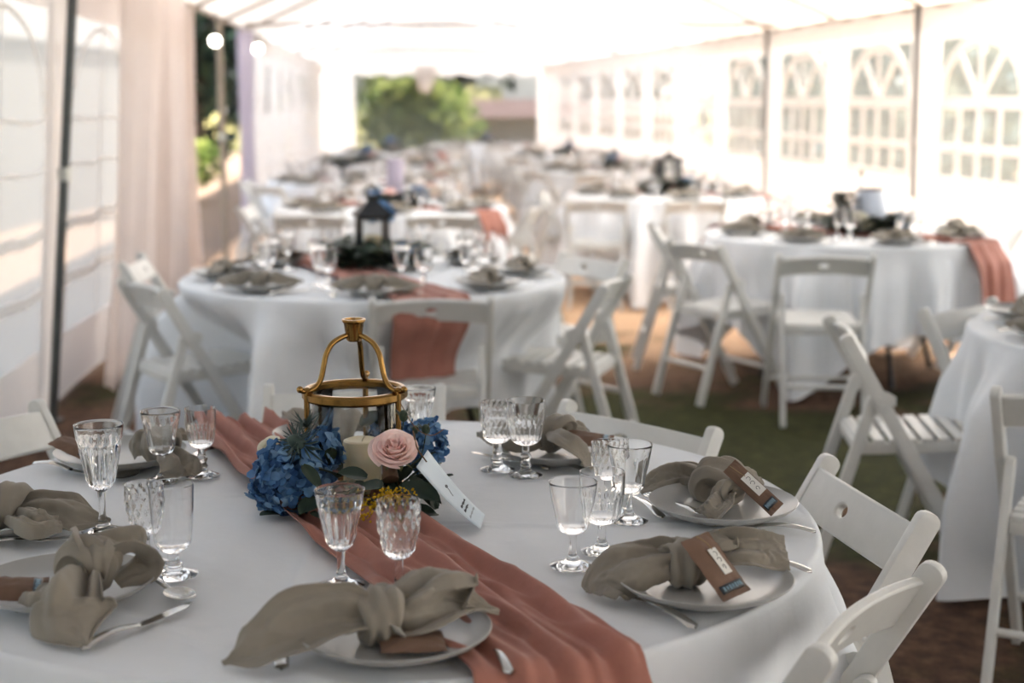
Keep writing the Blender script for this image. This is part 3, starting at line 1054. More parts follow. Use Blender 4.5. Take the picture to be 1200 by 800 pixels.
def runner(cx, cy, R, p0, p1, w0, w1, d0, d1, seed, label, ruffle0=0.006, ruffle1=0.004, group=None, nu=110, nv=40):
    """cloth strip over the table from p0 to p1 (points on the edge), hanging d0 / d1 over the edges"""
    a, b = V(p0), V(p1)
    t = (b - a).normalized(); s = V((-t.y, t.x))
    L = (b - a).length
    rnd = random.Random(seed)
    ph = [rnd.uniform(0, 6.28) for _ in range(6)]
    seats = seats_at(cx, cy)
    def fn(u, v):
        tot = d0 + L + d1
        q = u * tot - d0
        f = max(0, min(1, q / L))
        w = w0 + (w1 - w0) * f
        vv = v - 0.5
        ruf = ruffle0 + (ruffle1 - ruffle0) * f
        # ripples run along the strip and wander
        rip = ruf * (math.sin(2 * PI * 3.2 * v + ph[0] + 1.5 * math.sin(2.2 * q + ph[1])) + 0.6 * math.sin(2 * PI * 6.3 * v + ph[2] + 1.2 * math.sin(3.1 * q + ph[3])) + 0.5 * nz(q * 9 + seed, v * 7) + 0.9 * (1 - min(1, 3.5 * abs(nz(q * 3.5 + 2 * v, v * 6 - 3 * q, seed))))) + ruf * 0.9
        lat = vv * w + 0.05 * w * math.sin(3 * q + ph[4]) + 0.06 * w * nz(q * 3, v * 2, seed)
        p = a + t * max(-0.5, min(q, L + 0.5)) + s * lat
        x, y = p.x - cx, p.y - cy
        r = math.hypot(x, y)
        RE = R + 0.004
        al, la = x * t.x + y * t.y, x * s.x + y * s.y
        R0 = RE - 0.01
        ae = math.sqrt(max(R0 * R0 - la * la, 1e-4))
        if abs(al) > ae:
            over = abs(al) - ae
            ang = min(over / 0.016, PI / 2)
            out = 0.016 * math.sin(ang)
            dn = 0.016 * (1 - math.cos(ang)) + max(0, over - 0.016 * PI / 2)
            fold = 0.016 * smooth01(dn / 0.2) * math.sin(2 * PI * 3 * v + ph[5] + 2 * dn)
            rr = R0 + out + 0.04 * smooth01(dn / 0.4) + rip * 0.6 + fold + 0.004
            ex, ey = t.x * ae * (1 if al > 0 else -1) + s.x * la, t.y * ae * (1 if al > 0 else -1) + s.y * la
            rr = pushed(rr, math.atan2(ey, ex), dn, seats) + 0.05 * smooth01(dn / 0.12)
            kk = rr / R0
            return V((cx + ex * kk, cy + ey * kk, 0.7535 + rip * (1 - ang / (PI / 2)) - dn))
        return V((p.x, p.y, 0.7535 + max(rip, 0)))
    mb = MB(); grid(mb, fn, nu, nv)
    o = mb.build('table_runner', M['terra'], angle=180, thick=0.0016)
    return tag(o, label, 'table runner', group)


# ------------------------------------------------------------------ tableware
def make_plate(label, group=None):
    pr = [(0, 0.004), (0.07, 0.004), (0.075, 0.0), (0.08, 0.001), (0.084, 0.005), (0.1, 0.009), (0.118, 0.017), (0.1285, 0.0255), (0.130, 0.0275),
          (0.1288, 0.0285), (0.126, 0.0265), (0.115, 0.0195), (0.1, 0.0135), (0.085, 0.0105), (0.05, 0.0092), (0, 0.009)]
    mb = MB(); lathe(mb, pr, 72)
    return tag(mb.build('dinner_plate', M['plate'], angle=60), label, 'plate', group)


PLATE0 = [None]
def plate(p, label, group=None, sc=None):
    if PLATE0[0] is None:
        PLATE0[0] = make_plate(label, group); PLATE0[0].location = p
        if sc: PLATE0[0].scale = (sc,) * 3
        return PLATE0[0]
    c = PLATE0[0].copy(); COL.objects.link(c); c.location = p
    c.scale = (sc or 1,) * 3
    if 'group' in c: del c['group']
    return tag(c, label, 'plate', group)


def sheet(pts, widths, curl, roll, rip, nrip, seed, nu=44, nv=26, side0=None, taper=0.0):
    """cloth wing along a path: curled (C-shaped) cross-section with pleats that fade away from the knot"""
    mb = MB()
    path = catmull(pts, nu)
    fr = frames(path)
    rnd = random.Random(seed)
    ph = rnd.uniform(0, 6.28); ph2 = rnd.uniform(0, 6.28)
    def fn(u, v):
        i = round(u * nu)
        p = path[i]; t, s, n = fr[i]
        w = lerp_list(widths, u)
        A = math.radians(lerp_list(curl, u))
        ro = math.radians(lerp_list(roll, u))
        S = s * math.cos(ro) + n * math.sin(ro); N = n * math.cos(ro) - s * math.sin(ro)
        x = 2 * v - 1
        if abs(A) < 0.02: a, b = x, 0.0
        else:
            a = math.sin(x * A / 2) / (A / 2); b = (1 - math.cos(x * A / 2)) / (A / 2)
        r = lerp_list(rip, u)
        def tri(q): return 2 / PI * math.asin(0.96 * math.sin(q))
        b2 = 1.9 * r * (tri(0.62 * nrip * PI * x + ph + 1.6 * u + 0.6 * nz(u * 3, x * 2, seed)) + 0.45 * tri(nrip * 1.5 * PI * x + ph2 - 2.5 * u) * (1 - 0.6 * u))
        g = nz(u * 5.0 + seed, x * 2.2, ph); g2 = nz(u * 9 + 3 * x, x * 5 - 4 * u, ph2)
        cre = (1 - abs(g) * 2.2) ** 3 if abs(g) < 0.45 else 0
        b2 += 0.0035 * cre * (0.4 + u) * (1 - x * x) + 0.0015 * (1 - min(1, abs(g2) * 3)) + 0.006 * nz(u * 3, x * 1.6, seed)
        b2 *= 0.35 + 0.65 * smooth01(u * 6)
        edge = smooth01((abs(x) - 0.86) / 0.14)
        q = p + S * (a * w * (1 - 0.03 * edge)) + N * (-b * w + b2 + 0.002 * edge * math.sin(6 * u + ph))
        # hemmed, slightly slanted end
        if u > 0.8: q = q + t * (taper * w * (u - 0.8) / 0.2 * x)
        return q
    grid(mb, fn, nu, nv)
    return mb


def knot_mesh(c, axis, up, R=0.024, wid=0.03, th=0.013, seed=0):
    """band wound once round the gathered cloth, pleated"""
    mb = MB()
    ax = V(axis).normalized(); u_ = V(up)
    e1 = (u_ - ax * u_.dot(ax)).normalized(); e2 = ax.cross(e1)
    def fn(u, v):
        a, b = 2 * PI * u, 2 * PI * v
        w = wid * (1 + 0.22 * math.sin(a * 1.0 + seed) + 0.1 * math.sin(2 * a + seed * 2))
        def tri(q): return 2 / PI * math.asin(0.97 * math.sin(q))
        pl = 1 + 0.5 * tri(8.0 * math.sin(b) + 1.3 * math.sin(a + seed) + seed) * (0.7 + 0.3 * math.cos(a * 2 + seed)) + 0.25 * nz(a * 1.5, b * 2, seed)
        rr = R * (1 + 0.10 * math.sin(2 * a + seed)) + th * math.cos(b) * pl
        ce = V(c) + ax * (0.006 * math.sin(a + seed) + w * math.sin(b) * (1 if math.cos(b) > 0 else 0.8))
        return ce + (e1 * math.cos(a) * 0.9 + e2 * math.sin(a) * 1.05) * rr
    grid(mb, fn, 64, 40, True, True)
    return mb


def floor_z(mb, z):
    for p in mb.v:
        if p.z < z: p.z = z + 0.0015 * (1 + math.sin(p.x * 60 + p.y * 40))
    return mb


def napkin_simple(label, group=None):
    """knotted napkin for a place setting, origin at the plate centre on the table"""
    root = thing('napkin', label, 'napkin', group=group)
    zf = 0.012
    k = knot_mesh((0, 0, 0.038), (1, 0.1, 0), (0, 0, 1), seed=2.0)
    floor_z(k, zf).build('knot', M['linen'], root, angle=180)
    a = sheet([(-0.012, 0, 0.04), (-0.06, 0.01, 0.05), (-0.12, 0.0, 0.035), (-0.165, -0.02, 0.03)], [0.018, 0.05, 0.055, 0.03], [40, 90, 60, 20], [20, 30, 25, 10], [0.006, 0.006, 0.004, 0.001], 3, 3)
    floor_z(a, zf).build('folded_tail', M['linen'], root, angle=180, thick=0.003)
    b = sheet([(0.012, 0, 0.04), (0.06, -0.015, 0.055), (0.11, 0.0, 0.04), (0.16, 0.02, 0.03)], [0.018, 0.045, 0.05, 0.02], [60, 120, 80, 30], [-20, -30, -25, -10], [0.006, 0.007, 0.004, 0.001], 3, 8)
    floor_z(b, zf).build('folded_tail', M['linen'], root, angle=180, thick=0.003)
    return root


NAP0 = [None]
def napkin_at(p, rz, label, group=None):
    if NAP0[0] is None:
        NAP0[0] = napkin_simple(label, group); c = NAP0[0]
        c.location = p; c.rotation_euler = (0, 0, rz); return c
    return dup(NAP0[0], p, rz, label, group)


def goblet_mesh(H, rim, bowl_z, mid=0.9, base=0.55, stem=0.006, foot=0.033, knobs=(), cut=None, bulge=0.0, n=64, flare=0.0):
    """stemmed glass: outer wall up, inner wall down, one closed surface"""
    prof = [(0, 0.0015), (foot * 0.7, 0.0008), (foot, 0.0), (foot + 0.0006, 0.0018), (foot * 0.8, 0.0045), (foot * 0.4, 0.009), (stem * 1.35, 0.016)]
    zb = bowl_z
    ns = 14
    for i in range(1, ns):
        z = 0.016 + (zb - 0.014 - 0.016) * i / ns
        r = stem * (1.35 - 0.35 * min(1, i / 4))
        for kz, kr, kw in knobs:
            r += kr * math.exp(-((z - kz * zb) / kw) ** 2)
        prof.append((r, z))
    nb = 26
    outer = []
    for i in range(nb + 1):
        t = i / nb
        body = (1 - (1 - min(t / 0.22, 1)) ** 2) ** 0.5
        r = rim * (base + (mid - base) * min(1, t * 1.6) + (1 - mid) * t ** 1.5) * body
        r += bulge * math.sin(PI * t) - flare * math.sin(PI * min(1, t * 1.1)) + 0
        r = max(r, stem * (1.1 + 2 * t))
        outer.append((r, zb - 0.008 + (H - zb + 0.008) * t ** 1.08))
    i0 = len(prof)
    prof += outer
    i1 = len(prof) - 1
    th = 0.0017
    prof.append((outer[-1][0] - th * 0.5, H + 0.0006))
    inner = [(max(r - th - (0.003 * (1 - t / nb) if cut else 0), 0.0), z) for t, (r, z) in enumerate(outer)]
    inner = [p for p in inner if p[1] > zb + 0.004][::-1]
    prof += inner
    prof.append((0, zb + 0.003))
    def mod(i, a, r, z):
        if cut and i0 + 2 <= i <= i1 - 2:
            t = (i - i0) / nb
            kind, m, amp, t0, t1 = cut
            e = smooth01((t - t0) / 0.08) * (1 - smooth01((t - t1) / 0.08))
            if kind == 'flute': w = abs(math.sin(m * a / 2))
            elif kind == 'diamond': w = min(abs(math.sin(m * a / 2 + 9 * t)), abs(math.sin(m * a / 2 - 9 * t))) * 1.6
            elif kind == 'vee': w = abs(math.sin(m * a / 2)) * (1 - 0.7 * t)
            else: w = 0.5 + 0.5 * math.sin(m * a)
            return r * (1 - amp * e * (1 - w))
        if cut and cut[0] != 'wave' and 7 <= i < i0 and knobs:
            return r * (1 - 0.06 * abs(math.sin(3 * a)))
        return r
    mb = MB(); lathe(mb, prof, n, mod)
    return mb


STYLES = dict(
    cutwine=dict(bowl_z=0.42, mid=0.74, base=0.5, stem=0.0058, foot=0.034, knobs=((0.9, 0.004, 0.006),), cut=('vee', 16, 0.10, 0.05, 0.72)),
    flared=dict(bowl_z=0.42, mid=0.78, base=0.62, stem=0.005, foot=0.032, cut=('flute', 10, 0.05, 0.05, 0.75), flare=0.002),
    baluster=dict(bowl_z=0.46, mid=0.97, base=0.72, stem=0.006, foot=0.031, knobs=((0.88, 0.006, 0.006), (0.55, 0.005, 0.007), (0.3, 0.004, 0.006)), cut=('flute', 20, 0.06, 0.05, 0.5)),
    tumbler=dict(bowl_z=0.30, mid=0.9, base=0.78, stem=0.0085, foot=0.035, knobs=((0.3, 0.004, 0.006),)),
    tulip=dict(bowl_z=0.44, mid=0.86, base=0.62, stem=0.0055, foot=0.034, flare=0.0025),
    ribbed=dict(bowl_z=0.40, mid=0.97, base=0.72, stem=0.0065, foot=0.032, cut=('flute', 18, 0.05, 0.02, 0.55)),
    diamond=dict(bowl_z=0.42, mid=0.96, base=0.62, stem=0.006, foot=0.033, knobs=((0.9, 0.004, 0.006),), cut=('diamond', 14, 0.07, 0.06, 0.85)),
    ornate=dict(bowl_z=0.45, mid=1.0, base=0.75, stem=0.0065, foot=0.033, knobs=((0.85, 0.006, 0.007), (0.6, 0.0035, 0.005), (0.35, 0.005, 0.007)), cut=('diamond', 18, 0.05, 0.1, 0.9)),
)


def goblet(p, H, rim, style, label, group=None, n=72):
    st = dict(STYLES[style]); bz = st.pop('bowl_z') * H
    mb = goblet_mesh(H, rim, bz, n=n, **st)
    o = mb.build('wine_glass', M['glass'], angle=50)
    o.location = p
    return tag(o, label, 'glass', group)


def copy_one(o, p, rz, label, group=None, sc=None):
    c = o.copy(); COL.objects.link(c); c.location = p; c.rotation_euler = (0, 0, rz)
    if sc: c.scale = (sc,) * 3
    if 'group' in c: del c['group']
    c['label'] = label
    if group: c['group'] = group
    return c


# cutlery, origin at the handle end, lying along +y, 0.2 m
def cut_handle(mb, L, w0=0.0095, w1=0.004, th=0.0028):
    def fn(u, v):
        y = L * u
        w = w0 * (1 - u) ** 0.8 + w1 * (1 - (1 - u) ** 0.8)
        if u < 0.06: w *= math.sqrt(1 - (1 - u / 0.06) ** 2) * 0.85 + 0.15
        a = 2 * PI * v
        z = 0.004 + 0.007 * math.sin(PI * min(1, u * 1.0)) + th * math.sin(a) * (1 if math.sin(a) > 0 else 0.5)
        return V((w * math.cos(a), y, z))
    grid(mb, fn, 24, 12, False, True)


def make_fork():
    mb = MB(); cut_handle(mb, 0.135)
    def head(u, v):
        w = 0.0035 + (0.0125 - 0.0035) * smooth01(u * 1.3)
        x = (2 * v - 1)
        return V((w * x, 0.133 + 0.03 * u, 0.0055 - 0.003 * math.sin(PI * u) + 0.002 * x * x))
    t = MB(); grid(t, head, 8, 8)
    for k in range(4):
        x = -0.0108 + 0.0072 * k
        tube(mb, [V((x * 0.95, 0.16, 0.0055)), V((x, 0.18, 0.004)), V((x, 0.2, 0.008))], [0.0017, 0.0015, 0.0008], 6, smooth_n=8)
    b = len(mb.v)
    vs = list(t.v) + [p - V((0, 0, 0.0015)) for p in t.v]
    m = len(t.v)
    mb.add(vs, t.f + [tuple(m + i for i in f[::-1]) for f in t.f])
    return mb.mesh('fork', M['steel'])


def make_spoon():
    mb = MB(); cut_handle(mb, 0.14)
    def bowl(u, v):
        a = 2 * PI * v
        r = u
        y = 0.168 + 0.032 * r * math.cos(a)
        x = 0.02 * r * math.sin(a) * (1 - 0.15 * math.cos(a))
        return V((x, y, 0.0085 - 0.0065 * (1 - r * r)))
    t = MB(); grid(t, bowl, 8, 24, False, True)
    m = len(t.v)
    mb.add(list(t.v) + [p - V((0, 0, 0.0013)) for p in t.v], t.f + [tuple(m + i for i in f[::-1]) for f in t.f])
    return mb.mesh('spoon', M['steel'])


def make_knife():
    mb = MB(); cut_handle(mb, 0.1, 0.0085, 0.006, 0.0035)
    poly = [(-0.006, 0.095), (0.006, 0.095), (0.0085, 0.12), (0.0095, 0.16), (0.007, 0.19), (-0.002, 0.208), (-0.0055, 0.2), (-0.006, 0.15)]
    prism(mb, poly, 0.003, 0.0045)
    return mb.mesh('knife', M['steel'])


CUT = {'fork': make_fork(), 'spoon': make_spoon(), 'knife': make_knife()}


def cutlery(kind, tip, end, label, group=None, z=0.7525):
    """from the handle end towards the tip, true length kept; tip / end are points on the cloth"""
    o = bpy.data.objects.new(kind, CUT[kind]); COL.objects.link(o)
    d = V(tip) - V(end)
    o.location = (end[0], end[1], z)
    o.rotation_euler = (0, 0, math.atan2(-d.x, d.y))
    return tag(o, label, kind, group)


def favour(c, ux, uy, label, L=0.115, Wd=0.06, tagged=True, group=None):
    """kraft paper sachet: centre, long axis and cross axis as vectors (any tilt)"""
    ux, uy = V(ux).normalized(), V(uy)
    uy = (uy - ux * uy.dot(ux)).normalized()
    n = ux.cross(uy)
    R = Matrix((ux, uy, n)).transposed().to_4x4(); R.translation = V(c)
    root = thing('favour_sachet', label, 'paper sachet', group=group)
    root.matrix_world = R
    mb = MB()
    def side(sg):
        def fn(u, v):
            x, y = (u - 0.5) * L, (v - 0.5) * Wd
            puff = 0.007 * (math.sin(PI * v) ** 0.7) * (math.sin(PI * min(1, max(0, u))) ** 0.5)
            z = sg * puff + 0.002 * nz(u * 6, v * 4, sg) + 0.0012 * (1 - min(1, 4 * abs(nz(u * 5 + 7, v * 5))))
            if u > 0.93: y *= 1.02
            return V((x, y, z))
        return fn
    grid(mb, side(1), 24, 14); grid(mb, side(-1), 24, 14)
    mb.build('sachet', M['kraft'], root)
    mb = MB()
    def lab(u, v): return V((L * (0.30 + 0.12 * u), Wd * (0.8 * (v - 0.5)), 0.0078 * (math.sin(PI * (0.1 + 0.8 * v)) ** 0.7) * (math.sin(PI * (0.80 + 0.12 * u)) ** 0.5) + 0.0012))
    grid(mb, lab, 3, 10)
    lb = mb.build('label', M['label'], root, thick=0.0004)
    mb = MB()
    for k in range(7):
        y0 = Wd * 0.66 * (k / 7 - 0.45)
        zz = 0.0078 * (math.sin(PI * (0.5 + (y0 / Wd))) ** 0.7) * 0.62 + 0.0022
        box(mb, (L * 0.36, y0, zz), (L * (0.05 if k % 2 else 0.07), Wd * 0.05, 0.0004))
    mb.build('lettering', M['label_foil'], lb, smooth=False)
    if tagged:
        mb = MB(); box(mb, (-0.002, 0.004, 0.0095), (0.042, 0.017, 0.0008)); tg = mb.build('paper_tag', M['tagpaper'], root, smooth=False)
        mb = MB()
        for k, x in enumerate((-0.012, -0.002, 0.010)):
            tube(mb, [V((x - 0.002 + 0.0035 * math.cos(a), 0.004 + 0.0035 * math.sin(a) * (0.7 if k == 2 else 1), 0.0101)) for a in [i * 2 * PI / 10 for i in range(7 + k)]], 0.0005, 5)
        mb.build('lettering', M['ink'], tg)
        mb = MB(); tube(mb, [V((-L * 0.48, 0.0, 0.004)), V((-0.035, 0.001, 0.0105)), V((-0.021, 0.004, 0.0104))], 0.0007, 6, smooth_n=10); mb.build('string', M['twine'], root)
    return root
# ------------------------------------------------------------------ chairs, one label each
TR = 0.772
T1 = (-0.255, 2.48)
T2 = (-0.555, 5.98)
T3 = (-0.80, 9.9)
RN = (2.19, 4.50)
RM = (1.81, 7.95)
R3 = (1.18, 11.3)

# front table
chair(0.657, 2.61, -0.98, -0.19, 'white folding chair whose hinge plate shows, at right of the blue hydrangea table')
chair(0.51, 1.955, -0.82, 0.565, 'white folding chair nearest the camera, cropped by the lower picture edge')
chair(0.281, 3.21, -0.70, -0.71, 'white folding chair at the far right side of the blue hydrangea table')
chair(-0.38, 3.55, 0.03, -1, 'white folding chair behind the brass lantern, facing the camera')
chair(-1.19, 3.17, 0.88, -0.47, 'white folding chair at the left side of the blue hydrangea table, cut by the frame')
# second table at left
chair(-0.28, 5.16, -0.08, 1, 'white folding chair in front of the hanging terracotta runner', tuck=0.16)
chair(-1.40, 5.57, 0.82, 0.57, 'white folding chair at the near left side of the black lantern table', tuck=0.46)
chair(-1.67, 6.5, 1, 0.05, 'white folding chair by the curtain at the left side of the black lantern table', tuck=0.2)
chair(0.41, 5.71, -0.95, 0.3, 'white folding chair with pale slats at the right of the black lantern table', tuck=0.2)
chair(0.37, 6.62, -0.8, -0.6, 'white folding chair at the far right side of the black lantern table')
chair(-0.55, 7.2, 0, -1, 'white folding chair at the far side of the black lantern table')
# tables at right
chair(1.40, 6.62, 0.05, 1, 'white folding chair seen square from behind at the white lantern table', tuck=0.2)
chair(0.875, 7.22, 0.87, 0.5, 'white folding chair turned half away, near left of the white lantern table', tuck=0.25)
chair(0.76, 8.2, 1, -0.05, 'white folding chair at the left side of the white lantern table')
chair(2.75, 8.3, -1, -0.1, 'white folding chair between the white lantern table and the arched windows')
chair(0.99, 4.52, 0.99, -0.08, 'white folding chair seen from its side at the cropped right table', tuck=0.12)
chair(1.51, 5.02, 0.66, -0.75, 'white folding chair with a bluish backrest at the far side of the cropped right table')
chair(1.335, 3.4, 0.5, 0.87, 'white folding chair cut off by the right picture edge')
# third row
chair(-1.227, 9.06, 0.03, 1, 'white folding chair left of two with their backs to the black lantern table')
chair(-0.425, 9.04, -0.03, 1, 'white folding chair right of two with their backs to the black lantern table')
chair(0.16, 9.65, -0.97, 0.2, 'white folding chair at the right end of the third left table')
chair(-1.78, 9.9, 1, 0.0, 'white folding chair at the doorway end of the third left table')
chair(-0.4, 10.8, -0.3, -1, 'white folding chair beyond the third left table, at right')
chair(-1.3, 10.75, 0.3, -1, 'white folding chair beyond the third left table, at left')
chair(0.59, 10.45, 0.12, 1, 'white folding chair left of two in front of the glass lantern table')
chair(1.28, 10.40, -0.08, 1, 'white folding chair right of two in front of the glass lantern table')
chair(2.1, 11.2, -1, 0.05, 'white folding chair at the right end of the glass lantern table')
chair(0.22, 11.45, 1, -0.1, 'white folding chair at the left end of the glass lantern table')
chair(0.85, 12.2, 0.3, -1, 'white folding chair beyond the glass lantern table, at left')
chair(1.6, 12.2, -0.3, -1, 'white folding chair beyond the glass lantern table, at right')

TABLE0 = make_table('round folding table under the cloth of the blue hydrangea table')
TABLE0.location = (T1[0], T1[1], 0)
CLOTHS = {}


def dressed_table(c, rot, seed, desc, fine=False, h=1.19):
    dup(TABLE0, (c[0], c[1], 0), rot + PI / 4, 'round folding table with black legs under the cloth of ' + desc)
    return cloth(c[0], c[1], TR, h, rot, seed, 'white square tablecloth draped over ' + desc, fine=fine)


cloth(T1[0], T1[1], TR, 1.19, -0.26, 1, 'white square tablecloth under the blue hydrangea arrangement and brass lantern')
TABLE0.rotation_euler = (0, 0, 0.35 + PI / 4)
dressed_table(T2, 0.62, 2, 'the black lantern table', True)
dressed_table(RM, 0.25, 3, 'the white lantern table', True)
dressed_table(RN, 1.117, 4, 'the cropped right table', True)
dressed_table(T3, 0.3, 5, 'the third left table')
dressed_table(R3, 0.5, 6, 'the glass lantern table')
FAR = [((-1.35, 13.0), 'the fourth left table'), ((-1.5, 16.6), 'the fifth left table'), ((-1.62, 20.6), 'the sixth left table'),
       ((1.0, 15.2), 'the fourth right table'), ((0.72, 19.3), 'the fifth right table'), ((-0.4, 24.6), 'the last table')]
for i, (c, nm) in enumerate(FAR):
    for k in range(8):
        a = -PI / 2 + 2 * PI * k / 8 + 0.2 * i
        bx, by = c[0] + 0.97 * math.cos(a), c[1] + 0.97 * math.sin(a)
        if bx < xl(by, 0.7) + 0.15 or bx > XR(by) - 0.15: continue
        chair(bx, by, -math.cos(a), -math.sin(a), 'blurred white folding chair around ' + nm, 'chairs around ' + nm)
    dressed_table(c, 0.4 * i, 20 + i, nm)

# runners
runner(T1[0], T1[1], TR, W(275, 505)[:2], W(698, 822)[:2], 0.17, 0.235, 0.05, 0.3, 1, 'terracotta muslin runner across the blue hydrangea table', ruffle0=0.011, ruffle1=0.0075, nu=200, nv=70)
def edge_pts(c, a0, a1):
    return (c[0] + TR * math.cos(a0), c[1] + TR * math.sin(a0)), (c[0] + TR * math.cos(a1), c[1] + TR * math.sin(a1))
p, q = edge_pts(T2, math.radians(122), math.radians(-69))
runner(T2[0], T2[1], TR, p, q, 0.2, 0.275, 0.2, 0.31, 2, 'terracotta runner hanging over the front edge of the black lantern table')
p, q = edge_pts(RM, math.radians(146), math.radians(-46))
runner(RM[0], RM[1], TR, p, q, 0.2, 0.30, 0.2, 0.34, 3, 'terracotta runner hanging over the right edge of the white lantern table')
p, q = edge_pts(RN, math.radians(122), math.radians(-50))
runner(RN[0], RN[1], TR, p, q, 0.2, 0.25, 0.1, 0.3, 4, 'terracotta runner lying on the cropped right table')
p, q = edge_pts(T3, math.radians(140), math.radians(-33))
runner(T3[0], T3[1], TR, p, q, 0.2, 0.24, 0.2, 0.34, 5, 'terracotta runner hanging at the right of the third left table')
p, q = edge_pts(R3, math.radians(150), math.radians(-20))
runner(R3[0], R3[1], TR, p, q, 0.2, 0.26, 0.2, 0.34, 6, 'terracotta runner hanging at the right of the glass lantern table')
for i, (c, nm) in enumerate(FAR):
    p, q = edge_pts(c, math.radians(140), math.radians(-30))
    runner(c[0], c[1], TR, p, q, 0.2, 0.24, 0.2, 0.3, 30 + i, 'terracotta runner on ' + nm, nu=50, nv=16)


# ------------------------------------------------------------------ flowers
def petal(mb, c, out, up, L, w, cup=0.3, bend=0.3, nu=4, nv=4):
    out = V(out).normalized(); up = V(up)
    up = (up - out * up.dot(out))
    if up.length < 1e-4: up = out.orthogonal()
    up.normalize()
    s = out.cross(up)
    def fn(u, v):
        x = 2 * v - 1
        ww = w * math.sin(PI * (0.12 + 0.78 * u)) ** 0.8
        return V(c) + out * (L * u) + s * (ww * x) + up * (cup * w * x * x + bend * L * u * u)
    grid(mb, fn, nu, nv)


def flower_head(mb, c, rad, n, seed, size=0.011, flat=1.0, hemi=-0.5):
    """hydrangea: many four-petalled florets over a ball"""
    rnd = random.Random(seed)
    for i in range(n):
        z = 1 - (1 - hemi) * (i + 0.5) / n
        a = i * 2.39996 + rnd.uniform(-0.2, 0.2)
        r = math.sqrt(max(0, 1 - z * z))
        d = V((r * math.cos(a), r * math.sin(a), z))
        p = V(c) + V((d.x * rad[0], d.y * rad[1], d.z * rad[2])) * rnd.uniform(0.9, 1.06)
        d = (d + V((rnd.uniform(-.6, .6), rnd.uniform(-.6, .6), rnd.uniform(-.5, .6)))).normalized()
        e1 = d.orthogonal().normalized(); e2 = d.cross(e1)
        ph = rnd.uniform(0, PI)
        s = size * rnd.uniform(0.85, 1.25)
        for k in range(4):
            b = ph + k * PI / 2
            o = e1 * math.cos(b) + e2 * math.sin(b)
            petal(mb, p, o + d * rnd.uniform(0.0, 0.7), d, s * 1.2, s * 0.58, rnd.uniform(-0.5, 0.7), rnd.uniform(-0.6, 0.2), 3, 4)
    return mb


def rose(mb, c, axis, R, seed=1, layers=((3, 0.28, 1.15), (4, 0.45, 1.1), (5, 0.68, 1.0), (6, 0.9, 0.86), (6, 1.08, 0.62))):
    rnd = random.Random(seed)
    ax = V(axis).normalized(); e1 = ax.orthogonal().normalized(); e2 = ax.cross(e1)
    for li, (n, rr, hh) in enumerate(layers):
        for k in range(n):
            a0 = 2 * PI * k / n + li * 0.9 + rnd.uniform(-0.2, 0.2)
            half = PI / n * 1.75
            op, hv = rnd.uniform(0.7, 1.4), rnd.uniform(0.92, 1.06)
            ncx = rnd.uniform(0, 9)
            def fn(u, v):
                x = 2 * v - 1
                a = a0 + half * x * (0.55 + 0.45 * math.sin(PI / 2 * min(1, u * 1.6)))
                rad = R * (0.22 + (rr - 0.22) * math.sin(PI / 2 * min(1, u * 1.2))) * (1 + 0.10 * x)
                lip = smooth01((u - 0.7) / 0.3)
                rad += lip * op * (0.05 + 0.24 * li / 5) * R * (1 - 0.4 * x * x) + 0.05 * R * nz(u * 3, x * 2, ncx)
                h = R * hh * hv * u * (1 - 0.36 * abs(x) ** 2.6)
                h -= lip * (0.03 + 0.16 * li / 5) * op * R * (1 - 0.5 * x * x) * u
                return V(c) + (e1 * math.cos(a) + e2 * math.sin(a)) * rad + ax * (h - 0.5 * R)
            grid(mb, fn, 10, 10)
    return mb


def leaf_blade(mb, c, d, up, L, w, droop=0.15, notch=False):
    d = V(d).normalized(); up = V(up); up = (up - d * up.dot(d))
    if up.length < 1e-4: up = d.orthogonal()
    up.normalize(); s = d.cross(up)
    def fn(u, v):
        x = 2 * v - 1
        ww = w * (math.sin(PI * min(1, 0.04 + 0.96 * u ** 0.85)) ** 0.75)
        return V(c) + d * (L * u) + s * (ww * x) + up * (0.22 * w * abs(x) - droop * L * u * u)
    grid(mb, fn, 8, 6)
    return mb


def greenery(name_parent, spots, seed, r=0.1, L=0.055, w=0.02):
    """a loose ring of leaves"""
    rnd = random.Random(seed)
    mb = MB()
    for (c, n) in spots:
        for i in range(n):
            a = rnd.uniform(0, 2 * PI)
            d = V((math.cos(a), math.sin(a), rnd.uniform(-0.1, 0.7)))
            p = V(c) + V((rnd.uniform(-1, 1), rnd.uniform(-1, 1), rnd.uniform(-0.6, 1))) * r * 0.35
            p.z = max(p.z, 0.012)
            leaf_blade(mb, p, d, V((0, 0, 1)), L * rnd.uniform(0.7, 1.3), w * rnd.uniform(0.7, 1.3), 0.2)
    for p in mb.v: p.z = max(p.z, 0.004)
    return mb.build('leaves', M['leaf'], name_parent, angle=180)


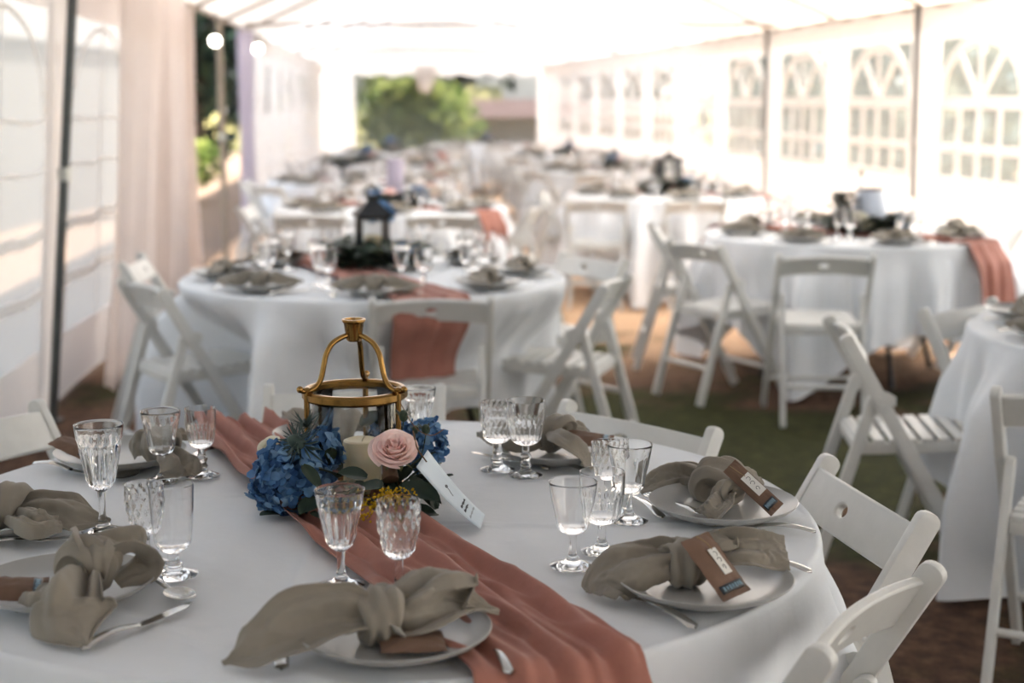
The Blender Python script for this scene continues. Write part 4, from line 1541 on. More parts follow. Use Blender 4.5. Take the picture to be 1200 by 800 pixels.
def box_lantern(loc, label, frame_mat, s=0.14, h=0.19, roof=0.07, rz=0.0, glass=True, candle=True):
    root = thing('lantern', label, 'lantern', loc, rz)
    mb = MB(); box(mb, (0, 0, 0.008), (s * 1.12, s * 1.12, 0.016)); mb.build('base', frame_mat, root, bevel=0.003)
    mb = MB()
    for a in (-1, 1):
        for b in (-1, 1):
            box(mb, (a * (s / 2 - 0.007), b * (s / 2 - 0.007), h / 2), (0.014, 0.014, h))
    for z in (0.022, h - 0.006):
        for a in (-1, 1):
            box(mb, (a * (s / 2 - 0.007), 0, z), (0.013, s, 0.012)); box(mb, (0, a * (s / 2 - 0.007), z), (s, 0.013, 0.012))
    mb.build('frame', frame_mat, root, smooth=False)
    mb = MB()
    k = s * 0.62; t = s * 0.17
    q = [(-k, -k, h), (k, -k, h), (k, k, h), (-k, k, h), (-k, -k, h + 0.008), (k, -k, h + 0.008), (k, k, h + 0.008), (-k, k, h + 0.008),
         (-t, -t, h + roof), (t, -t, h + roof), (t, t, h + roof), (-t, t, h + roof), (-t, -t, h + roof + 0.022), (t, -t, h + roof + 0.022), (t, t, h + roof + 0.022), (-t, t, h + roof + 0.022)]
    fs = [(0, 1, 2, 3)]
    for l in range(3):
        for i in range(4): fs.append((4 * l + i, 4 * l + (i + 1) % 4, 4 * l + 4 + (i + 1) % 4, 4 * l + 4 + i))
    fs.append((12, 13, 14, 15))
    mb.add([V(p) for p in q], fs); mb.build('roof', frame_mat, root, smooth=False)
    mb = MB(); zc = h + roof + 0.04
    tube(mb, [V((0.024 * math.cos(2 * PI * i / 20), 0, zc + 0.024 * math.sin(2 * PI * i / 20))) for i in range(21)], 0.003, 8)
    mb.build('hanging_ring', frame_mat, root)
    if glass:
        mb = MB()
        for a in (-1, 1):
            box(mb, (a * (s / 2 - 0.007), 0, h / 2 + 0.008), (0.002, s - 0.03, h - 0.045)); box(mb, (0, a * (s / 2 - 0.007), h / 2 + 0.008), (s - 0.03, 0.002, h - 0.045))
        mb.build('panes', M['sheet_glass'], root, smooth=False)
    return root


# black lantern with greenery on the second table
def centre(c, label_arr, seed, blue_at, rose_at=None, r=0.15, rose_mat='pink'):
    root = thing('flower_arrangement', label_arr, 'flowers', (c[0], c[1], 0.758))
    rnd = random.Random(seed)
    greenery(root, [((r * math.cos(a), r * math.sin(a), 0.03), 30) for a in [2 * PI * i / 9 for i in range(9)]], seed, 0.16, 0.08, 0.03)
    for b in blue_at:
        mb = MB(); flower_head(mb, b, (0.06, 0.06, 0.05), 55, seed + 3, 0.014); mb.build('hydrangea', M['blue'], root, angle=180)
    for b in rose_at or ():
        mb = MB(); rose(mb, b, (0.1, -0.5, 0.8), 0.036, seed + 5); mb.build('rose', M[rose_mat], root, angle=180)
    return root


LZ = 0.757
lp = W(437, 312, 0.757)
box_lantern((lp.x, lp.y, LZ + 0.012), 'black metal lantern with a pointed roof on the second left table', M['black'], 0.125, 0.20, 0.065, 0.25)
mb = MB(); lathe(mb, [(0, 0), (0.035, 0), (0.036, 0.1), (0.03, 0.104), (0, 0.1)], 24)
tag(mb.build('pillar_candle', M['wax'], loc=(lp.x, lp.y, LZ + 0.0285)), 'cream pillar candle inside the black metal lantern', 'candle')
centre((lp.x, lp.y), 'dark greenery with blue flowers around the black metal lantern', 41, [(0.13, -0.06, 0.05), (0.02, 0.12, 0.21), (0.14, 0.06, 0.04)], [(-0.13, -0.05, 0.06)])

# white lantern on the right table
lp = W(1012, 272, 0.757)
M['white_metal'] = simple('white_painted_metal', (206, 214, 228), 0.4)
root = thing('lantern', 'bluish white tapered lantern with a dark rim on the second right table', 'lantern', (lp.x + 0.03, lp.y, LZ + 0.012))
mb = MB(); lathe(mb, [(0, 0), (0.105, 0), (0.108, 0.01), (0.085, 0.15), (0.066, 0.21), (0.066, 0.215), (0.060, 0.215), (0.08, 0.15), (0.1, 0.012), (0, 0.01)], 40); mb.build('body', M['white_metal'], root)
mb = MB(); lathe(mb, [(0.06, 0.212), (0.07, 0.212), (0.07, 0.22), (0.06, 0.22)], 32, closed=True); mb.build('rim', M['black'], root)
mb = MB(); tube(mb, [V((-0.066, 0, 0.21)), V((-0.05, 0, 0.25)), V((0, 0, 0.265)), V((0.05, 0, 0.25)), V((0.066, 0, 0.21))], 0.003, 8, smooth_n=20); mb.build('handle', M['chair_metal'], root)
rt = centre((lp.x, lp.y), 'dark wreath with cream roses and blue flowers around the bluish white lantern', 51, [(0.15, -0.05, 0.04)], [(-0.05, -0.13, 0.09), (-0.02, -0.15, 0.05)], 0.14, 'cream')
mb = MB()
for i in range(150):
    leaf_blade(mb, V((-0.13 + 0.09 * nz(i * 0.37, 1), -0.06 + 0.09 * nz(i * 0.41, 2), 0.03 + 0.0012 * i)), V((math.cos(i * 2.4), math.sin(i * 2.4), 0.3)), V((0, 0, 1)), 0.06, 0.022, 0.2)
mb.build('trailing_leaves', M['leaf'], rt, angle=180)
mb = MB(); tube(mb, [V((-0.03, 0.02, 0.05)), V((-0.035, 0.02, 0.2)), V((-0.02, 0.02, 0.3))], 0.002, 6, smooth_n=8)
ball(mb, (-0.018, 0.02, 0.305), (0.013, 0.013, 0.018)); mb.build('bud_sprig', M['leaf'], rt)

# glass lantern on the third right table and others
lp = W(783, 226, 0.757)
box_lantern((lp.x, lp.y, LZ + 0.012), 'dark framed glass lantern on the third right table', M['black'], 0.16, 0.24, 0.03, 0.3)
centre((lp.x, lp.y), 'greenery with a pink rose and blue flowers around the dark framed glass lantern', 61, [(0.15, -0.04, 0.07)], [(0.03, -0.14, 0.06)])
lp = (-0.77, 9.9)
mb = MB(); lathe(mb, [(0, 0), (0.055, 0), (0.06, 0.02), (0.058, 0.3), (0.06, 0.31), (0.054, 0.31), (0.052, 0.02), (0, 0.012)], 32)
tag(mb.build('hurricane_vase', simple('lavender_glass', (186, 178, 196), 0.25), loc=(lp[0], lp[1], LZ)), 'lavender grey tall vase on the third left table', 'vase')
centre(lp, 'blue hydrangea and pink rose around the lavender grey tall vase', 71, [(-0.12, -0.08, 0.06), (0.15, 0.0, 0.08)], [(-0.03, -0.13, 0.10)])
for i, (c, nm) in enumerate(FAR):
    dx = (-0.12, -0.1, -0.05, 0.02, 0.0, 0.0)[i]
    if i in (0,):
        root = thing('footed_bowl', 'dark footed bowl of foliage on ' + nm, 'bowl', (c[0] - 0.12, c[1], LZ))
        mb = MB(); lathe(mb, [(0, 0), (0.06, 0), (0.05, 0.01), (0.012, 0.03), (0.012, 0.11), (0.1, 0.135), (0.14, 0.17), (0.135, 0.172), (0.09, 0.145), (0, 0.13)], 24); mb.build('bowl', M['black'], root)
        greenery(root, [((0.09 * math.cos(a), 0.09 * math.sin(a), 0.17), 12) for a in range(6)], 5, 0.1)
    else:
        centre((c[0] + dx, c[1]), 'small bunch of blue and pink flowers on ' + nm, 80 + i, [(0, -0.03, 0.16 if i < 3 else 0.1)], [(0.05, -0.08, 0.1)], 0.07)
        box_lantern((c[0] + dx + 0.02, c[1] + 0.14, LZ), 'small dark lantern among the flowers on ' + nm, M['black'], 0.09, 0.15, 0.04)


# ------------------------------------------------------------------ place settings of the tables behind
GOB = {}
def far_glass(p, style, label, group=None):
    if style not in GOB:
        GOB[style] = goblet(p, 0.175 if style != 'baluster' else 0.15, 0.037, style, label, group, n=40)
        return
    copy_one(GOB[style], p, 0.3, label, group)


SIDES = ['near', 'near right', 'right', 'far right', 'far', 'far left', 'left', 'near left']
def settings(c, nm, full=True, ph=0.0, skip=(), glasses=True, group=False):
    for k in range(8):
        if k in skip: continue
        a = -PI / 2 + 2 * PI * k / 8 + ph
        rd = V((math.cos(a), math.sin(a), 0)); td = V((-rd.y, rd.x, 0))
        p = V((c[0], c[1], 0.7545)) + rd * 0.60
        side = SIDES[k]
        where = 'at the %s of %s' % (side, nm)
        g = (lambda kind: kind + ' of ' + nm) if group else (lambda kind: None)
        where2 = 'on ' + nm if group else where
        plate(p, 'grey plate under a napkin ' + where2, g('plates'))
        napkin_at(p, a + PI / 2 + 0.5 * math.sin(k * 2.1 + c[0]), 'knotted taupe napkin on a plate ' + where2, g('napkins'))
        if glasses:
            far_glass(p - rd * 0.20 + td * 0.1, 'cutwine', 'cut stemmed glass ' + where2, g('tall glasses'))
            far_glass(p - rd * 0.17 + td * 0.18, 'baluster', 'short stemmed glass ' + where2, g('short glasses'))
        if full:
            cutlery('fork', p - rd * 0.09 - td * 0.155, p + rd * 0.1 - td * 0.155, 'fork left of the plate ' + where2, g('forks'))
            cutlery('knife', p - rd * 0.09 + td * 0.155, p + rd * 0.1 + td * 0.155, 'knife right of the plate ' + where2, g('knives'))


settings(T2, 'the black lantern table', True, 0.1)
settings(RM, 'the white lantern table', True, 0.15)
settings(RN, 'the cropped right table', True, 0.25, skip=(0, 1, 2, 3))
settings(T3, 'the third left table', False, 0.1)
settings(R3, 'the glass lantern table', False, 0.1)
for i, (c, nm) in enumerate(FAR):
    settings(c, nm, False, 0.1, glasses=i in (0, 3), group=True)
# ------------------------------------------------------------------ front table
ZC = 0.753          # top of the cloth
# brass lantern
LB = V((-0.277, 2.585, 0))
root = thing('lantern', 'brass lantern with an open glass cylinder and three curved arms', 'lantern', (LB.x, LB.y, 0.757), 0.0)
R_, H_ = 0.091, 0.173
def ring_at(z0, z1, r0, r1):
    m = MB(); k = 0.004
    lathe(m, [(r0, z0 + k), (r0 + k, z0), (r1 - k, z0), (r1, z0 + k), (r1, z1 - k), (r1 - k, z1), (r0 + k, z1), (r0, z1 - k)], 72, closed=True); return m
ring_at(H_, H_ + 0.018, R_ - 0.012, R_ + 0.002).build('top_ring', M['brass'], root, angle=30)
mb = ring_at(0.0, 0.014, R_ - 0.012, R_ + 0.003); lathe(mb, [(0, 0.002), (R_ - 0.011, 0.002), (R_ - 0.011, 0.008), (0, 0.008)], 48)
mb.build('base_ring', M['brass'], root, angle=30)
for k, a in enumerate((math.radians(84), math.radians(-150), math.radians(-29))):
    c, s = math.cos(a), math.sin(a)
    mb = MB(); tube(mb, [V((R_ * c, R_ * s, 0.01)), V((R_ * c, R_ * s, H_ + 0.02))], 0.0052, 12); mb.build('column', M['brass'], root)
    mb = MB()
    prof = [(0.102, 0.024), (0.097, 0.021), (0.085, 0.021), (0.072, 0.027), (0.063, 0.042), (0.058, 0.062), (0.053, 0.082), (0.042, 0.099), (0.027, 0.108), (0.012, 0.113)]
    tube(mb, [V((r * c, r * s, H_ + z)) for r, z in prof], [0.0048] * 5, 12, smooth_n=48)
    ball(mb, (0.103 * c, 0.103 * s, H_ + 0.0245), 0.0062, 12, 8)
    mb.build('arm', M['brass'], root)
    mb = MB(); ball(mb, (R_ * c, R_ * s, H_ + 0.0235), (0.008, 0.008, 0.004), 12, 6)
    mb.build('rivet', M['brass'], root)
mb = MB(); lathe(mb, [(0, H_ + 0.102), (0.010, H_ + 0.101), (0.0135, H_ + 0.104), (0.0175, H_ + 0.133), (0.021, H_ + 0.137), (0.021, H_ + 0.1405), (0.0165, H_ + 0.1405), (0.0125, H_ + 0.118), (0, H_ + 0.116)], 36)
mb.build('candle_cup', M['brass'], root, angle=35)
mb = MB(); lathe(mb, [(R_ - 0.016, 0.012), (R_ - 0.016, H_ + 0.006), (R_ - 0.0167, H_ + 0.0068), (R_ - 0.0174, H_ + 0.006), (R_ - 0.0174, 0.012)], 72, closed=True)
mb.build('glass_cylinder', M['sheet_glass'], root, angle=50)
# candle
cp = V((LB.x + 0.012, LB.y - 0.012, 0.766))
root = thing('pillar_candle', 'cream pillar candle inside the brass lantern', 'candle', cp)
def wax(i, a, r, z): return r * (1 + 0.012 * math.sin(3 * a + z * 30) + 0.006 * math.sin(7 * a))
mb = MB(); lathe(mb, [(0, 0), (0.033, 0), (0.0335, 0.004), (0.0335, 0.05), (0.0338, 0.084), (0.0325, 0.090), (0.028, 0.092), (0.02, 0.0895), (0.008, 0.088), (0, 0.088)], 48, wax); mb.build('wax_body', M['wax'], root)
mb = MB(); tube(mb, [V((0, 0, 0.087)), V((0.002, 0, 0.093)), V((0.005, 0.001, 0.097))], 0.0009, 6); mb.build('wick', M['wick'], root)

# flower arrangement around it
arr = thing('flower_arrangement', 'blue hydrangea, pink rose and thistle arrangement around the brass lantern', 'flowers', (LB.x, LB.y, 0.757))
AO = V((LB.x, LB.y, 0.757))
def A(px, py, d): return D(px, py, d) - AO
c = A(341, 562, 2.47)
mb = MB(); flower_head(mb, c, (0.062, 0.06, 0.062), 130, 3, 0.0145, hemi=-0.95)
flower_head(mb, A(378, 528, 2.52), (0.03, 0.03, 0.035), 32, 5, 0.0125, hemi=-0.9)
for p in mb.v: p.z = max(p.z, 0.003)
mb.build('hydrangea', M['blue'], arr, angle=180)
mb = MB(); flower_head(mb, A(497, 520, 2.62), (0.036, 0.036, 0.04), 55, 9, 0.0125, hemi=-0.9)
flower_head(mb, A(455, 505, 2.68), (0.03, 0.03, 0.03), 30, 10, 0.012, hemi=-0.7)
mb.build('hydrangea', M['blue'], arr, angle=180)
mb = MB(); rose(mb, A(462, 527, 2.45), (0.08, -0.62, 0.78), 0.030, 4, ((2, 0.18, 1.42), (3, 0.34, 1.42), (3, 0.52, 1.36), (4, 0.72, 1.26), (4, 0.92, 1.08), (5, 1.08, 0.8)))
rs = mb.build('rose', M['pink'], arr, angle=180)
mb = MB()
for k in range(5):
    a = k * 1.256
    leaf_blade(mb, A(466, 541, 2.46), V((math.cos(a), math.sin(a), -0.2)), V((0, 0, 1)), 0.026, 0.007, 0.3)
mb.build('sepals', M['stem'], rs, angle=180)
mb = MB(); rose(mb, A(316, 522, 2.52), (-0.3, -0.4, 0.8), 0.02, 7, ((3, 0.3, 1.1), (4, 0.6, 1.0), (5, 0.95, 0.8))); mb.build('ranunculus', M['cream'], arr, angle=180)
# thistle
mb = MB()
c = A(352, 520, 2.44)
ax = V((-0.55, -0.45, 0.45)).normalized(); e1 = ax.orthogonal().normalized(); e2 = ax.cross(e1)
rnd = random.Random(4)
def cone(u, v):
    a = 2 * PI * v
    return c + ax * (0.036 * u - 0.008) + (e1 * math.cos(a) + e2 * math.sin(a)) * 0.0125 * math.sqrt(max(0, 1 - (2 * u - 1) ** 2)) * (1.1 - 0.3 * u)
grid(mb, cone, 10, 14, False, True)
for i in range(90):
    a = i * 2.4; f = rnd.uniform(0, 0.75)
    o = e1 * math.cos(a) + e2 * math.sin(a)
    p = c + ax * (0.033 * f - 0.008) + o * 0.009
    leaf_blade(mb, p, o + ax * rnd.uniform(-0.2, 0.6), ax, rnd.uniform(0.015, 0.045) * (1.3 - f), 0.0017, rnd.uniform(-0.1, 0.1))
mb.build('thistle', M['thistle'], arr, angle=180)
mb = MB()
c2 = A(359, 500, 2.50)
for i in range(50):
    a = i * 2.4
    leaf_blade(mb, c2, V((math.cos(a), math.sin(a) , rnd.uniform(-0.2, 1.1))), V((0, 0, 1)), rnd.uniform(0.02, 0.042), 0.0016, 0.0)
mb.build('thistle', M['thistle'], arr, angle=180)
# leaves
mb = MB()
for (px, py, d, dx, dy, dz, L, wd) in ((420, 572, 2.44, 0.6, -0.6, 0.3, 0.06, 0.024), (430, 560, 2.42, -0.9, -0.3, 0.4, 0.05, 0.022), (424, 500, 2.66, 0.5, 0.1, 0.5, 0.045, 0.022), (440, 497, 2.66, 0.8, 0.2, 0.2, 0.04, 0.02),
                                       (497, 565, 2.47, 0.4, 0.1, -0.7, 0.07, 0.02), (478, 560, 2.47, 0.6, 0.0, -0.5, 0.08, 0.02), (490, 592, 2.44, 0.4, -0.3, -0.4, 0.06, 0.018), (470, 570, 2.42, 0.9, -0.6, 0.0, 0.08, 0.025),
                                       (395, 560, 2.46, -0.3, -0.7, 0.6, 0.06, 0.018), (385, 545, 2.5, 0.1, -0.5, 0.9, 0.05, 0.015), (405, 600, 2.42, 0.2, -0.9, -0.1, 0.06, 0.02), (450, 600, 2.4, 0.4, -0.8, 0.1, 0.06, 0.02),
                                       (375, 585, 2.42, -0.4, -0.8, 0.0, 0.06, 0.02), (372, 600, 2.4, 0.3, -0.9, 0.2, 0.05, 0.016), (330, 600, 2.46, -0.5, -0.7, 0.0, 0.05, 0.018), (355, 545, 2.42, 0.5, -0.6, -0.3, 0.06, 0.012)):
    leaf_blade(mb, A(px, py, d), V((dx, dy, dz)), V((0, -0.3, 1)), L, wd, 0.25)
rnd = random.Random(8)
for i in range(120):
    a = rnd.uniform(0, 2 * PI)
    rr = rnd.uniform(0.095, 0.13)
    p = V((rr * math.cos(a), rr * math.sin(a), rnd.uniform(0.006, 0.05)))
    leaf_blade(mb, p, V((math.cos(a + rnd.uniform(-0.9, 0.9)), math.sin(a + rnd.uniform(-0.9, 0.9)), rnd.uniform(-0.2, 0.9))), V((0, 0, 1)), rnd.uniform(0.03, 0.055), rnd.uniform(0.008, 0.017), 0.25)
for p in mb.v: p.z = max(p.z, 0.002 + 0.002 * (1 + math.sin(70 * p.x + 50 * p.y)))
mb.build('leaves', M['leaf'], arr, angle=180)
# goldenrod
mb, ms = MB(), MB()
rnd = random.Random(6)
for (px, py, d) in ((432, 592, 2.39), (447, 582, 2.38), (462, 580, 2.38), (478, 578, 2.39), (440, 600, 2.37), (428, 604, 2.36), (455, 588, 2.37), (470, 585, 2.38), (450, 578, 2.42)):
    c = A(px, py, d)
    tube(ms, [V((c.x * 0.75, c.y + 0.06, 0.02)), (c + V((0, 0.03, -0.01))), c], [0.0012, 0.0006], 5, smooth_n=6)
    for i in range(34):
        q = c + V((rnd.gauss(0, 0.009), rnd.gauss(0, 0.009), rnd.gauss(0, 0.007)))
        ball(mb, q, rnd.uniform(0.0013, 0.0026), 6, 4)
g = mb.build('goldenrod', M['yellow'], arr, angle=180)
ms.build('stems', M['stem'], g)
# buds on thin twigs
for (px, py, d, r) in ((473, 487, 2.5, 0.0085), (499, 503, 2.5, 0.0075), (487, 503, 2.52, 0.006)):
    c = A(px, py, d)
    mb = MB(); ball(mb, c, (r, r, r * 1.25), 12, 8)
    for k in range(5):
        a = k * 1.256
        leaf_blade(mb, c - V((0, 0, r * 0.6)), V((math.cos(a), math.sin(a), 1.0)), V((0, 0, -1)), r * 3.0, r * 0.35, -0.1)
    tube(mb, [c - V((0, 0, r)), c + V((-0.004, 0.0, -0.03)), c + V((-0.014, 0.0, -0.07))], 0.0012, 6, smooth_n=8)
    mb.build('bud', M['leaf'], arr, angle=180)
mb = MB()
tube(mb, [A(484, 505, 2.47), A(489, 525, 2.45), A(500, 541, 2.435)], 0.0014, 6, smooth_n=10)
tube(mb, [A(520, 503, 2.5), A(505, 510, 2.49), A(486, 500, 2.48), A(468, 470, 2.52)], 0.0009, 6, smooth_n=12)
mb.build('twig', M['twig'], arr)
# bark stump seen under the rose
mb = MB(); tube(mb, [A(458, 562, 2.46), A(456, 545, 2.48)], [0.014, 0.012], 12); mb.build('wood_chip', M['twig'], arr)

# table card leaning on the flowers
b0, b1 = W(563, 620, 0.7555), W(568, 603, 0.7555)
t0, t1 = D(488, 547, 2.40), D(501, 527, 2.485)
def cfn(u, v):
    a, b = t0.lerp(b0, u), t1.lerp(b1, u)
    p = a.lerp(b, v)
    return p + V((0.004, 0, -0.011)) * math.sin(PI * u)
root = thing('table_card', 'white table card with small script leaning against the flowers', 'card', b0)
mb = MB(); grid(mb, lambda u, v: cfn(u, v) - b0, 20, 6); mb.build('card', M['card'], root, angle=180, thick=0.0007)
def on_card(u, v): return cfn(u, v) - b0 + (t1 - t0).cross(b0 - t0).normalized() * (-0.0008 if (t1 - t0).cross(b0 - t0).z < 0 else 0.0008)
mb = MB()
tube(mb, [on_card(0.36 + 0.012 * math.cos(a), 0.52 + 0.05 * math.sin(a)) for a in [i * 0.5 for i in range(13)]], 0.0009, 5)
tube(mb, [on_card(0.37 + 0.11 * t, 0.5 + 0.02 * math.sin(t * 6) - 0.05 * t) for t in [i / 8 for i in range(9)]], 0.0004, 5)
def scrawl(m, u0, v0, v1, hgt, n, r):
    tube(m, [on_card(u0 + hgt * math.sin(i * 1.9) * (0.6 + 0.4 * math.sin(i * 0.7)), v0 + (v1 - v0) * i / n + 0.01 * math.cos(i * 1.9)) for i in range(n + 1)], r, 5, smooth_n=n * 3)
scrawl(mb, 0.635, 0.28, 0.78, 0.018, 20, 0.0008); scrawl(mb, 0.70, 0.24, 0.72, 0.018, 18, 0.0008)
mb.build('lettering', M['ink'], root)
mb = MB(); scrawl(mb, 0.80, 0.16, 0.86, 0.02, 24, 0.0004); mb.build('lettering', M['ink_pale'], root)

# plates: (x, y, name)
PL = dict(front=(462, 738), right_front=(826, 679), right=(847, 589), back_right=(652, 524), back_left=(141, 530), left=(-10, 603), front_left=(76, 682), far=(392, 508))
PLABEL = dict(front='grey plate overlapping the terracotta runner in the foreground', right_front='grey plate under the napkin with the tagged kraft sachet',
              right='bright grey plate at the right edge of the front table, under the rosette knot', back_right='grey plate behind the two ribbed glasses at the back right',
              back_left='grey plate behind the tall cut glass at the back left', left='grey plate cut by the left picture edge', front_left='grey plate beside the foot of the plain glass, lower left',
              far='grey plate behind the brass lantern')
PP = {}
for k, (x, y) in PL.items():
    p = W(x, y, 0.775); p.z = ZC + 0.001
    PP[k] = p
    plate(p, PLABEL[k], sc=0.97)

# glasses: foot pixel, rim pixel, rim width in pixels, style
def glass_px(fx, fy, ry, wpx, style, label, H=None):
    p = W(fx, fy, ZC)
    q = D(fx, ry, p.y)
    H = H or (q.z - ZC)
    dist = p.y * math.cos(PITCH)
    rim = wpx / 2 / F_PX * (V((p.x, p.y, q.z)) - V((0, 0, CAM_H))).length * 0.99
    return goblet(p, H, rim, style, label, n=96)


glass_px(121, 622, 497, 56, 'cutwine', 'tall cut wine glass in front of the back left plate')
glass_px(191, 563, 481, 46, 'flared', 'fluted flared wine glass before the back left napkin')
glass_px(237, 557, 478, 36, 'baluster', 'small glass with a beaded stem next to the terracotta runner')
glass_px(172, 660, 567, 44, 'diamond', 'short cut glass half hidden behind the plain glass at left')
glass_px(204, 673, 567, 52, 'tumbler', 'plain wide glass on a short thick stem at left')
glass_px(400, 686, 573, 59, 'cutwine', 'heavy cut glass directly in front of the pillar candle')
glass_px(468, 694, 586, 52, 'diamond', 'engraved glass in front of the yellow blossoms')
glass_px(492, 530, 454, 40, 'cutwine', 'cut glass standing behind the pink rose')
glass_px(583, 550, 471, 40, 'ornate', 'smaller ornate glass left of the ribbed goblet at the back')
glass_px(616, 557, 469, 47, 'baluster', 'ribbed goblet with a beaded stem at the back right')
glass_px(671, 663, 564, 58, 'tulip', 'plain tulip glass nearest the white table card')
glass_px(705, 646, 552, 54, 'ribbed', 'goblet with a ribbed bowl right of the plain tulip glass')
glass_px(737, 610, 520, 54, 'flared', 'cut tulip glass in front of the grey plate at right')
glass_px(714, 598, 518, 44, 'ornate', 'small ornate glass behind the cut tulip glass')


# cutlery
def cut(kind, tx, ty, hx, hy, label, z=ZC):
    return cutlery(kind, W(tx, ty, z), W(hx, hy, z), label, z=z)
def cut_from_end(kind, hx, hy, tx, ty, label, z=ZC): return cut(kind, tx, ty, hx, hy, label, z)
cut('fork', 334, 690, 330, 788, 'fork under the left tail of the foreground napkin')
cut_from_end('knife', 599, 793, 540, 700, 'knife lying on the terracotta runner by the foreground plate')
p = W(815, 739, ZC)
cut('fork', 684, 672, 815, 739, 'fork lying in front of the plate with the tagged kraft sachet')
cut_from_end('knife', 951, 673, 840, 650, 'knife half under the plate with the tagged kraft sachet')
cut_from_end('knife', 956, 626, 803, 612, 'knife lying between the two plates at right')
cut('fork', 742, 574, 830, 612, 'fork half under the bright plate at right')
cut_from_end('spoon', 776, 609, 720, 570, 'spoon behind the cut tulip glass')
cut_from_end('knife', 643, 552, 560, 533, 'dark knife in front of the back right plate')
cut('fork', 600, 535, 692, 556, 'fork half under the back right plate')
cut_from_end('knife', 40, 545, 125, 560, 'knife in front of the back left plate')
cut_from_end('spoon', 200, 536, 152, 558, 'spoon in front of the back left plate')
cut_from_end('fork', 215, 548, 252, 523, 'fork poking out beside the small beaded glass')
cut('knife', 78, 632, -30, 643, 'dark knife in front of the left plate')
cut_from_end('spoon', 20, 598, 80, 621, 'spoon beside the left plate, under the napkin tail')
cut('fork', 62, 640, 20, 720, 'fork pointing up behind the lower left plate')
cut_from_end('knife', 96, 764, 236, 705, 'knife lying in front of the lower left plate')
cut_from_end('spoon', 150, 668, 200, 695, 'spoon showing between the lower left plate and the plain glass')

# napkins
def P3(p): return W(p[0], p[1], ZC + p[2])
def napkin(label, knots, sheets, mat=None):
    root = thing('napkin', label, 'napkin')
    mat = mat or M['linen']
    c0 = P3(knots[0][0]); root.location = (c0.x, c0.y, ZC)
    off = V((c0.x, c0.y, ZC))
    for (p, ax, up, R, wid, th, sd) in knots:
        k = knot_mesh(P3(p) - off, ax, up, R, wid, th, sd)
        floor_z(k, 0.012).build('knot', mat, root, angle=180)
    for (pts, widths, curl, roll, rip, n, sd) in sheets:
        s = sheet([P3(p) - off for p in pts], widths, curl, roll, rip, n, sd, 48, 30)
        floor_z(s, 0.004).build('folded_tail', mat, root, angle=180, thick=0.0028, subsurf=1)
    return root


napkin('knotted taupe napkin on the foreground plate over the runner', [((441, 722, 0.045), (1, 0.35, 0.15), (0, 0, 1), 0.024, 0.025, 0.015, 1.0), ((449, 712, 0.052), (0.7, 0.9, 0.2), (0, 0, 1), 0.018, 0.018, 0.011, 2.4)],
       [([(438, 724, 0.048), (403, 718, 0.056), (352, 733, 0.044), (300, 760, 0.022), (261, 778, 0.005)], [0.022, 0.044, 0.054, 0.038, 0.003], [-70, -125, -105, -60, 0], [45, 50, 46, 34, 10], [0.008, 0.006, 0.003, 0.001, 0], 2, 2),
        ([(404, 702, 0.05), (380, 700, 0.065), (350, 716, 0.05)], [0.02, 0.026, 0.018], [130, 140, 90], [20, 20, 20], [0.004, 0.003, 0.002], 2, 4),
        ([(450, 715, 0.045), (478, 690, 0.072), (512, 666, 0.088), (540, 680, 0.062), (528, 716, 0.034)], [0.018, 0.034, 0.05, 0.05, 0.034], [100, 130, 130, 110, 60], [-35, -30, -20, 0, 10], [0.007, 0.006, 0.004, 0.001, 0], 2, 5),
        ([(450, 727, 0.04), (490, 724, 0.042), (535, 706, 0.046), (584, 717, 0.024)], [0.02, 0.034, 0.034, 0.005], [-80, -120, -90, -20], [-45, -48, -40, -15], [0.008, 0.007, 0.004, 0.0], 2, 9)])
napkin('knotted taupe napkin holding the tagged kraft sachet', [((806, 660, 0.042), (1, 0.2, 0), (0, 0, 1), 0.023, 0.032, 0.014, 2.2)],
       [([(802, 655, 0.045), (768, 650, 0.058), (732, 660, 0.05), (708, 678, 0.026), (697, 697, 0.006)], [0.024, 0.042, 0.052, 0.054, 0.048], [-60, 110, 120, 90, 40], [30, 35, 38, 30, 10], [0.010, 0.009, 0.006, 0.003, 0.001], 2, 12),
        ([(760, 640, 0.05), (785, 634, 0.066), (810, 640, 0.06)], [0.02, 0.03, 0.024], [140, 150, 120], [20, 10, 0], [0.005, 0.004, 0.003], 2, 13),
        ([(822, 650, 0.042), (862, 646, 0.052), (895, 648, 0.046), (922, 650, 0.042)], [0.022, 0.034, 0.037, 0.032], [-90, -120, -100, -50], [-48, -50, -48, -36], [0.008, 0.007, 0.004, 0.002], 2, 15),
        ([(815, 650, 0.045), (836, 628, 0.072), (857, 634, 0.06), (848, 655, 0.04)], [0.02, 0.030, 0.032, 0.022], [150, 170, 150, 90], [0, 10, 20, 10], [0.005, 0.004, 0.003, 0.001], 2, 16)])
napkin('taupe napkin knotted into a rosette on the bright right plate', [((840, 566, 0.042), (0.5, 0.85, 0.2), (0, 0, 1), 0.023, 0.034, 0.022, 0.4), ((853, 577, 0.044), (0.7, -0.7, 0.5), (0, 0, 1), 0.013, 0.02, 0.012, 3.0)],
       [([(828, 560, 0.045), (800, 549, 0.05), (770, 556, 0.04), (748, 570, 0.018)], [0.026, 0.034, 0.034, 0.026], [120, 130, 110, 60], [30, 35, 30, 10], [0.007, 0.006, 0.003, 0.002], 3, 22),
        ([(850, 576, 0.045), (838, 592, 0.035), (824, 604, 0.02)], [0.022, 0.03, 0.034], [60, 50, 30], [-10, -10, -10], [0.005, 0.004, 0.002], 2, 23),
        ([(850, 560, 0.05), (870, 552, 0.055), (888, 562, 0.035)], [0.022, 0.03, 0.022], [150, 140, 90], [-10, 0, 10], [0.005, 0.004, 0.002], 3, 24)])
